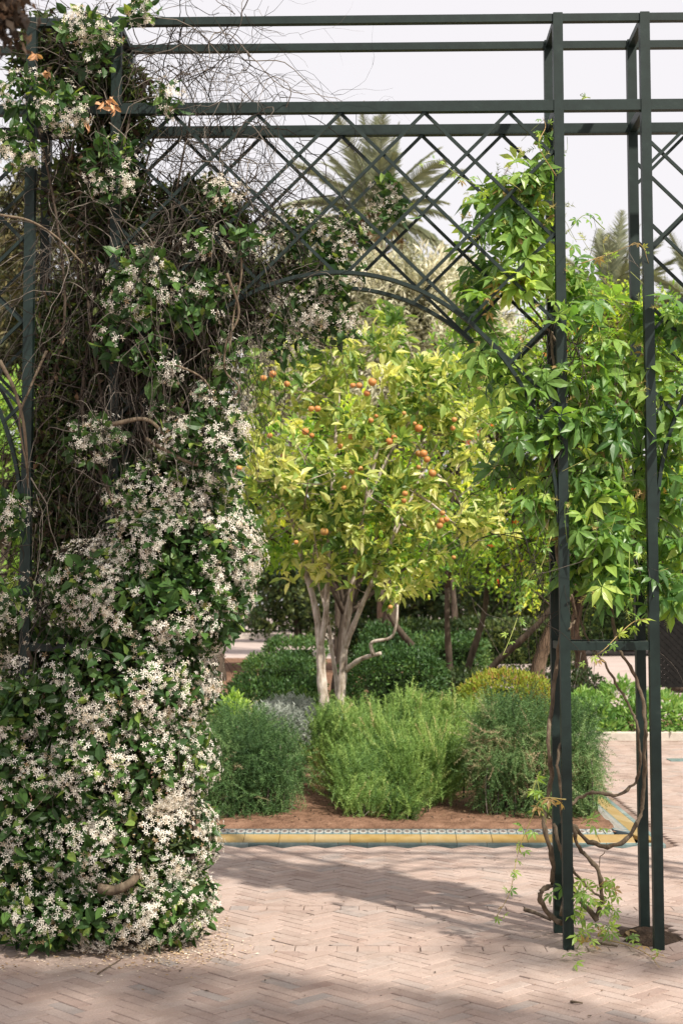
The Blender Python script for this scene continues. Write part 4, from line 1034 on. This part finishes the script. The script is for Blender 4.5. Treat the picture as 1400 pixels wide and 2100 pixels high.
# ================================================================== VIRGINIA CREEPER on the right tower
crp = thing('creeper_vine', 'green five-leaved creeper climbing the right iron tower', 'climbing plant', (hx['ir']+.2, .3, 0))
CB = [(1085, 365, 52, 52), (1015, 400, 66, 40), (1055, 450, 88, 52), (1090, 540, 108, 72), (1000, 560, 56, 56), (1060, 650, 108, 66), (1180, 560, 62, 56), (1215, 530, 44, 44), (1110, 760, 138, 76), (1010, 745, 56, 66),
      (1230, 730, 88, 76), (1335, 770, 76, 76), (1100, 870, 88, 56), (1240, 850, 88, 76), (1375, 850, 66, 76), (1055, 940, 46, 46), (1215, 960, 86, 66), (1345, 970, 76, 66), (1180, 1060, 56, 56), (1250, 1090, 76, 76), (1365, 1090, 66, 86),
      (1275, 1190, 86, 52), (1375, 1200, 56, 66), (1110, 1020, 46, 50), (1190, 1150, 56, 46), (975, 650, 46, 56), (1385, 650, 50, 50), (1120, 300, 22, 40), (965, 470, 26, 26), (1320, 660, 50, 40), (1060, 400, 60, 50), (1100, 450, 50, 60), (1080, 600, 80, 60), (1190, 640, 60, 50)]
Bc = np.array([px_blob(u, v, (.12 if u > 1045 else .50) + rng.normal()*.08, ru, rv, .7*min(ru, rv)/430) for u, v, ru, rv in CB])
P, Nn = blob_surface(Bc, 215, .13)
P = P + rng.normal(0, .03, P.shape)
k = (vnoise(P, 5, 31) > -1.0); P, Nn = P[k], Nn[k]
dr = unit(Nn*.5 + rng.normal(0, .45, P.shape) + np.array((0, -.25, -.45))); nh = unit(Nn*.6 + rng.normal(0, .35, P.shape) + np.array((0, -.25, .8)))
sz = .118*(.38 + .82*rng.random(len(P))**1.2)
vv = np.clip(.45 + .22*rng.normal(size=len(P)) + .22*vnoise(P, 6, 33), 0, .999)
sm = sz < .065; vv[sm] = np.clip(vv[sm]+.3, 0, .999)
# shoots: chains of smaller leaves on thin stems  [(u,v)...], Y, leaf size
shoots = [([(1095, 1170), (1068, 1215), (1062, 1260), (1045, 1310), (1030, 1345)], -.05, .034), ([(1160, 1640), (1110, 1640), (1085, 1690), (1062, 1750), (1045, 1830), (1018, 1880)], -.1, .05), ([(1325, 1270), (1300, 1275), (1270, 1300), (1235, 1335), (1205, 1350)], -.06, .05),
          ([(1190, 1690), (1215, 1680), (1240, 1710)], .1, .06), ([(1165, 1900), (1180, 1850), (1210, 1820), (1240, 1815)], .05, .05), ([(1240, 1800), (1250, 1830), (1255, 1870), (1245, 1900)], .05, .045),
          ([(1175, 1960), (1195, 1920), (1190, 1870), (1215, 1840)], 0, .045), ([(1140, 360), (1105, 300), (1118, 260), (1112, 240)], -.05, .04), ([(1000, 390), (940, 360), (900, 330), (860, 335)], .02, .035), ([(1190, 540), (1250, 520), (1310, 500), (1330, 540)], 0, .035),
          ([(1240, 470), (1200, 440), (1160, 480)], .05, .05), ([(1210, 200), (1190, 195), (1195, 190)], .1, .03), ([(1130, 1100), (1110, 1160), (1090, 1185), (1068, 1250)], .05, .045), ([(1290, 1130), (1290, 1190), (1295, 1240)], -.12, .03), ([(1010, 700), (1000, 760), (985, 800)], -.05, .04),
          ([(1090, 1630), (1100, 1600), (1110, 1650), (1120, 1690)], -.08, .055)]
tbs = Tubes(); SP, SD, SS = [], [], []
for pts, Y, ls in shoots:
    q = smoothline([at(u, v, Y + rng.normal()*.03) for u, v in pts], 6); tbs.add(q, np.linspace(.0028, .0012, len(q)), 4)
    L = np.cumsum(np.concatenate(([0], np.linalg.norm(np.diff(q, axis=0), axis=1))))
    for s in np.arange(.03, L[-1]+.01, .045):
        p = np.array([np.interp(s, L, q[:, a]) for a in range(3)]); SP.append(p + rng.normal(0, .015, 3)); SD.append(unit(rng.normal(0, .7, 3) + np.array((0, -.3, -.4)))); SS.append(ls*(1.15-.6*s/L[-1])*(.8+.4*rng.random()))
# runner on the paving
g0 = [gnd(u, v, .012) for u, v in [(1230, 1925), (1290, 1940), (1330, 1960), (1352, 1985)]]
q = smoothline(g0, 6); tbs.add(q, np.linspace(.003, .0015, len(q)), 4)
for i in range(3, len(q), 2): SP.append(q[i] + np.array((rng.normal()*.02, rng.normal()*.02, .03))); SD.append(unit(np.array((rng.normal(), rng.normal(), .1)))); SS.append(.034+.012*rng.random())
for _ in range(46):
    u, v = rng.normal(1205, 38), rng.uniform(1800, 1935); p = at(u, v, .14 + .12*rng.normal()); p[2] = max(p[2], .02)
    SP.append(p); SD.append(unit(rng.normal(0, .6, 3) + np.array((0, -.3, -.2)))); SS.append(.03 + .03*rng.random())
for (u, v) in [(1180, 1975), (1195, 1960), (1165, 1960), (1210, 1940), (1185, 1940), (1230, 1915), (1260, 1900), (1220, 1890)]:
    SP.append(gnd(u, v, .03) + rng.normal(0, .02, 3)*np.array((1, 1, .3))); SD.append(unit(np.array((rng.normal(), rng.normal(), .2)))); SS.append(.045)
SP, SD, SS = np.array(SP), np.array(SD), np.array(SS)
P = np.concatenate((P, SP)); dr = np.concatenate((dr, SD)); nh = np.concatenate((nh, unit(rng.normal(0, .4, SP.shape)+np.array((0, -.4, .8))))); sz = np.concatenate((sz, SS)); vv = np.concatenate((vv, np.clip(.72+.2*rng.normal(size=len(SP)), 0, .999)))
print('creeper leaves', len(P))
split_cloud('leaf', 'leaves', T_palm5, P, frames(dr, nh), sz, M['creeper'], crp, 300, 26, vv)
# young pale tips
k = rng.choice(len(Bc), 240); b = Bc[k]; d = rand_unit(240); d[:, 1] = -np.abs(d[:, 1])
TP = b[:, :3] + d*b[:, 3:6]*1.05
cloud('young_tips', T_tuft, TP, frames(unit(d + np.array((0, 0, -.2))), rand_unit(240)), .05*(.6+.8*rng.random(240)), M['tendril'], crp)
for i in range(60):
    a = TP[rng.integers(240)]; tbs.add(bez(a, a + rng.normal(0, .06, 3), a + rng.normal(0, .12, 3) + np.array((0, 0, -.05)), 6), .0012, 3)
tbs.build('shoots', M['tendril'], crp, kind='stuff')
# old woody stems, traced as they wind between the posts
stems = [([(1150, 1895), (1128, 1878), (1106, 1845), (1112, 1825), (1130, 1815), (1132, 1760), (1116, 1700), (1122, 1640), (1130, 1590), (1124, 1520), (1132, 1440), (1142, 1360), (1150, 1300), (1155, 1220), (1140, 1100), (1150, 960), (1140, 820), (1130, 680)], .09, .017, .010),
         ([(1225, 1890), (1180, 1830), (1166, 1760), (1170, 1695), (1200, 1722), (1245, 1736), (1285, 1722), (1312, 1670), (1320, 1600), (1322, 1520), (1320, 1450), (1303, 1390), (1280, 1350), (1262, 1310), (1250, 1200), (1240, 1060)], .16, .016, .009),
         ([(1170, 1650), (1190, 1635), (1220, 1626), (1265, 1630), (1302, 1605), (1312, 1560), (1306, 1490), (1290, 1450), (1262, 1400), (1235, 1355), (1212, 1325), (1190, 1270), (1200, 1200)], .2, .011, .006),
         ([(1175, 1700), (1190, 1745), (1222, 1778), (1234, 1830), (1224, 1885)], .13, .013, .014), ([(1150, 1880), (1162, 1800), (1148, 1740), (1135, 1690)], .22, .012, .010), ([(1172, 1780), (1200, 1815), (1240, 1850)], .2, .009, .007),
         ([(1165, 1440), (1160, 1500), (1142, 1560), (1150, 1620), (1152, 1690)], .03, .010, .008), ([(1232, 1810), (1228, 1770), (1240, 1745)], .1, .004, .002), ([(1167, 1290), (1180, 1260), (1170, 1220)], .0, .008, .006), ([(1140, 700), (1100, 640), (1060, 560), (1080, 470)], .1, .008, .004),
         ([(1150, 900), (1210, 820), (1300, 770), (1380, 760)], .12, .008, .004), ([(1150, 1000), (1230, 930), (1330, 900)], .2, .007, .003), ([(1130, 800), (1060, 740), (1000, 660)], .1, .006, .003)]
for pts, Y, r0, r1 in stems:
    q = []
    for i, (u, v) in enumerate(pts):
        p = at(u, v, Y + .05*math.sin(i*1.9)); p[2] = max(p[2], -.01); q.append(p)
    q = smoothline(q, 6); n = len(q); q += rng.normal(0, .0025, q.shape)
    rr = .78*np.linspace(r0, r1, n)*(1+.10*np.sin(np.arange(n)*1.3) + .10*rng.normal(size=n))
    tb = Tubes(); tb.add(q, rr, 8); tb.build('stem', M['vine_wood'], crp)
tb = Tubes()
tangle(tb, 1120, 1180, 600, 1000, .05, .4, 70, grav=1.0, curl=.5)
tangle(tb, 1060, 1250, 650, 1200, .1, .4, 80, grav=.5, curl=.6)
tb.build('twigs', M['twig'], crp, kind='stuff')
# earth in the creeper's planting hole
heightfield('planting_hole_soil', 1.20, 1.52, .11, .52, 24, 30, lambda P: -.004 + .045*np.clip(1-((P[:, 0]-1.36)/.16)**2-((P[:, 1]-.31)/.2)**2, 0, 1) + .008*vnoise(P, 40, 5) - .012, M['dark_soil'])

# ================================================================== SMALL THINGS
c = at(703, 1484, 5.05); r = np.random.default_rng(5)
bmp = bmesh.new(); bmesh.ops.create_icosphere(bmp, subdivisions=2, radius=.5)
for v in bmp.verts: v.co = Vector((v.co.x*.09, v.co.y*.07, v.co.z*.13))*(1+.55*r.normal()*.6)
mp_ = bpy.data.meshes.new('plastic_scrap'); bmp.to_mesh(mp_); bmp.free()
M['plastic'] = noise_mat('pale blue plastic', [(.3, (.30, .42, .50)), (.7, (.52, .62, .68))], scale=20, rough=.3, bump=.3, spec=.5)
mp_.materials.append(M['plastic']); o = link('plastic_scrap', mp_); o.location = Vector(c); tag(o, 'crumpled pale blue plastic scrap caught at the foot of the pale trunk', 'litter')
def twig_thing(label, pts, r):
    q = smoothline(pts, 5); c = q[0]*1.0; t = Tubes(); t.add(q - c, np.linspace(r, r*.6, len(q)), 6)
    o = t.build('fallen_twig', M['vine_wood']); o.location = Vector(c); tag(o, label, 'twig')
twig_thing('short dark twig lying in front of the iron tower', [gnd(1216, 1933, .010), gnd(1240, 1937, .012), gnd(1266, 1941, .009)], .008)
twig_thing('thick broken stick pointing left from the creeper foot', [gnd(1076, 1866, .022), gnd(1100, 1874, .020), gnd(1128, 1887, .018)], .013)
twig_thing('dry brown leaf stalk on the sunny bricks near the front edge', [gnd(1170, 2055, .006), gnd(1182, 2056, .010), gnd(1194, 2058, .006)], .006)
twig_thing('thin pale twig among fallen petals below the jasmine', [gnd(200, 1998, .005), gnd(220, 1985, .007), gnd(248, 1968, .005)], .004)
# fallen petals and dry leaves under the jasmine, and a scatter over the paving
uu = np.concatenate((rng.normal(330, 90, 900), rng.uniform(0, 420, 500), rng.uniform(300, 470, 500)))
vv_ = np.concatenate((rng.normal(1950, 18, 900), rng.normal(1955, 25, 500), rng.normal(1905, 22, 500)))
k = (vv_ > 1870) & (vv_ < 2040); uu, vv_ = uu[k], vv_[k]
LP = np.array([gnd(u, v, .006) for u, v in zip(uu, vv_)])
fl = cloud('fallen_petals', T_small, LP, frames(unit(np.stack((rng.normal(size=len(LP)), rng.normal(size=len(LP)), .15*rng.normal(size=len(LP))), 1)), unit(up3+rng.normal(0, .25, LP.shape))), .016*(.5+rng.random(len(LP))), M['litter'])
fl['label'] = 'dry cream petals and leaf bits strewn below the jasmine'; fl['category'] = 'petals'
uu = rng.uniform(300, 1400, 170); vv_ = rng.uniform(1740, 2090, 170)
LP = np.array([gnd(u, v, .006) for u, v in zip(uu, vv_)])
fl = cloud('leaf_litter', T_small, LP, frames(unit(np.stack((rng.normal(size=len(LP)), rng.normal(size=len(LP)), .1*rng.normal(size=len(LP))), 1)), unit(up3+rng.normal(0, .2, LP.shape))), .020*(.4+.8*rng.random(len(LP))), M['dead'])
fl['label'] = 'sparse dry leaf scraps over the open brick paving'; fl['category'] = 'leaf litter'
# litter on the soil
n = 900; LP = np.stack((rng.uniform(-2.2, XK-.5, n), rng.uniform(YK+.45, YK+1.6, n), np.full(n, .098)), 1)
fl = cloud('bed_litter', T_small, LP, frames(unit(np.stack((rng.normal(size=n), rng.normal(size=n), .2*rng.normal(size=n)), 1)), unit(up3+rng.normal(0, .3, LP.shape))), .03*(.4+.8*rng.random(n)), M['dead'])
fl['label'] = 'dry leaf litter on the red soil of the rosemary bed'; fl['category'] = 'leaf litter'
# dry spray hanging into the top corner, close to the camera
c = at(15, 30, -3.2)
hb_ = thing('hanging_branch', 'dark brown dry branch tip hanging into the top corner', 'branch', tuple(c + np.array((-.1, 0, .25))))
tb = Tubes(); tb.add(bez(c+np.array((-.12, 0, .3)), c+np.array((-.05, 0, .1)), c+np.array((0, 0, -.03)), 8), np.linspace(.008, .003, 8), 5); tb.build('stem', M['twig'], hb_)
P = c + rng.normal(0, 1, (420, 3))*np.array((.028, .03, .05)) + np.array((-.01, 0, .03))
cloud('dry_leaves', T_small, P, frames(unit(rng.normal(0, .5, P.shape)+np.array((.2, 0, -.8))), rand_unit(len(P))), .035*(.6+.8*rng.random(len(P))), M['dead'], hb_)
tot = sum(len(o.data.polygons)*(2 if len(o.data.polygons) and len(o.data.polygons[0].vertices) == 4 else 1) for o in sc.objects if o.type == 'MESH')
print('objects', len(sc.objects), 'tris', tot)
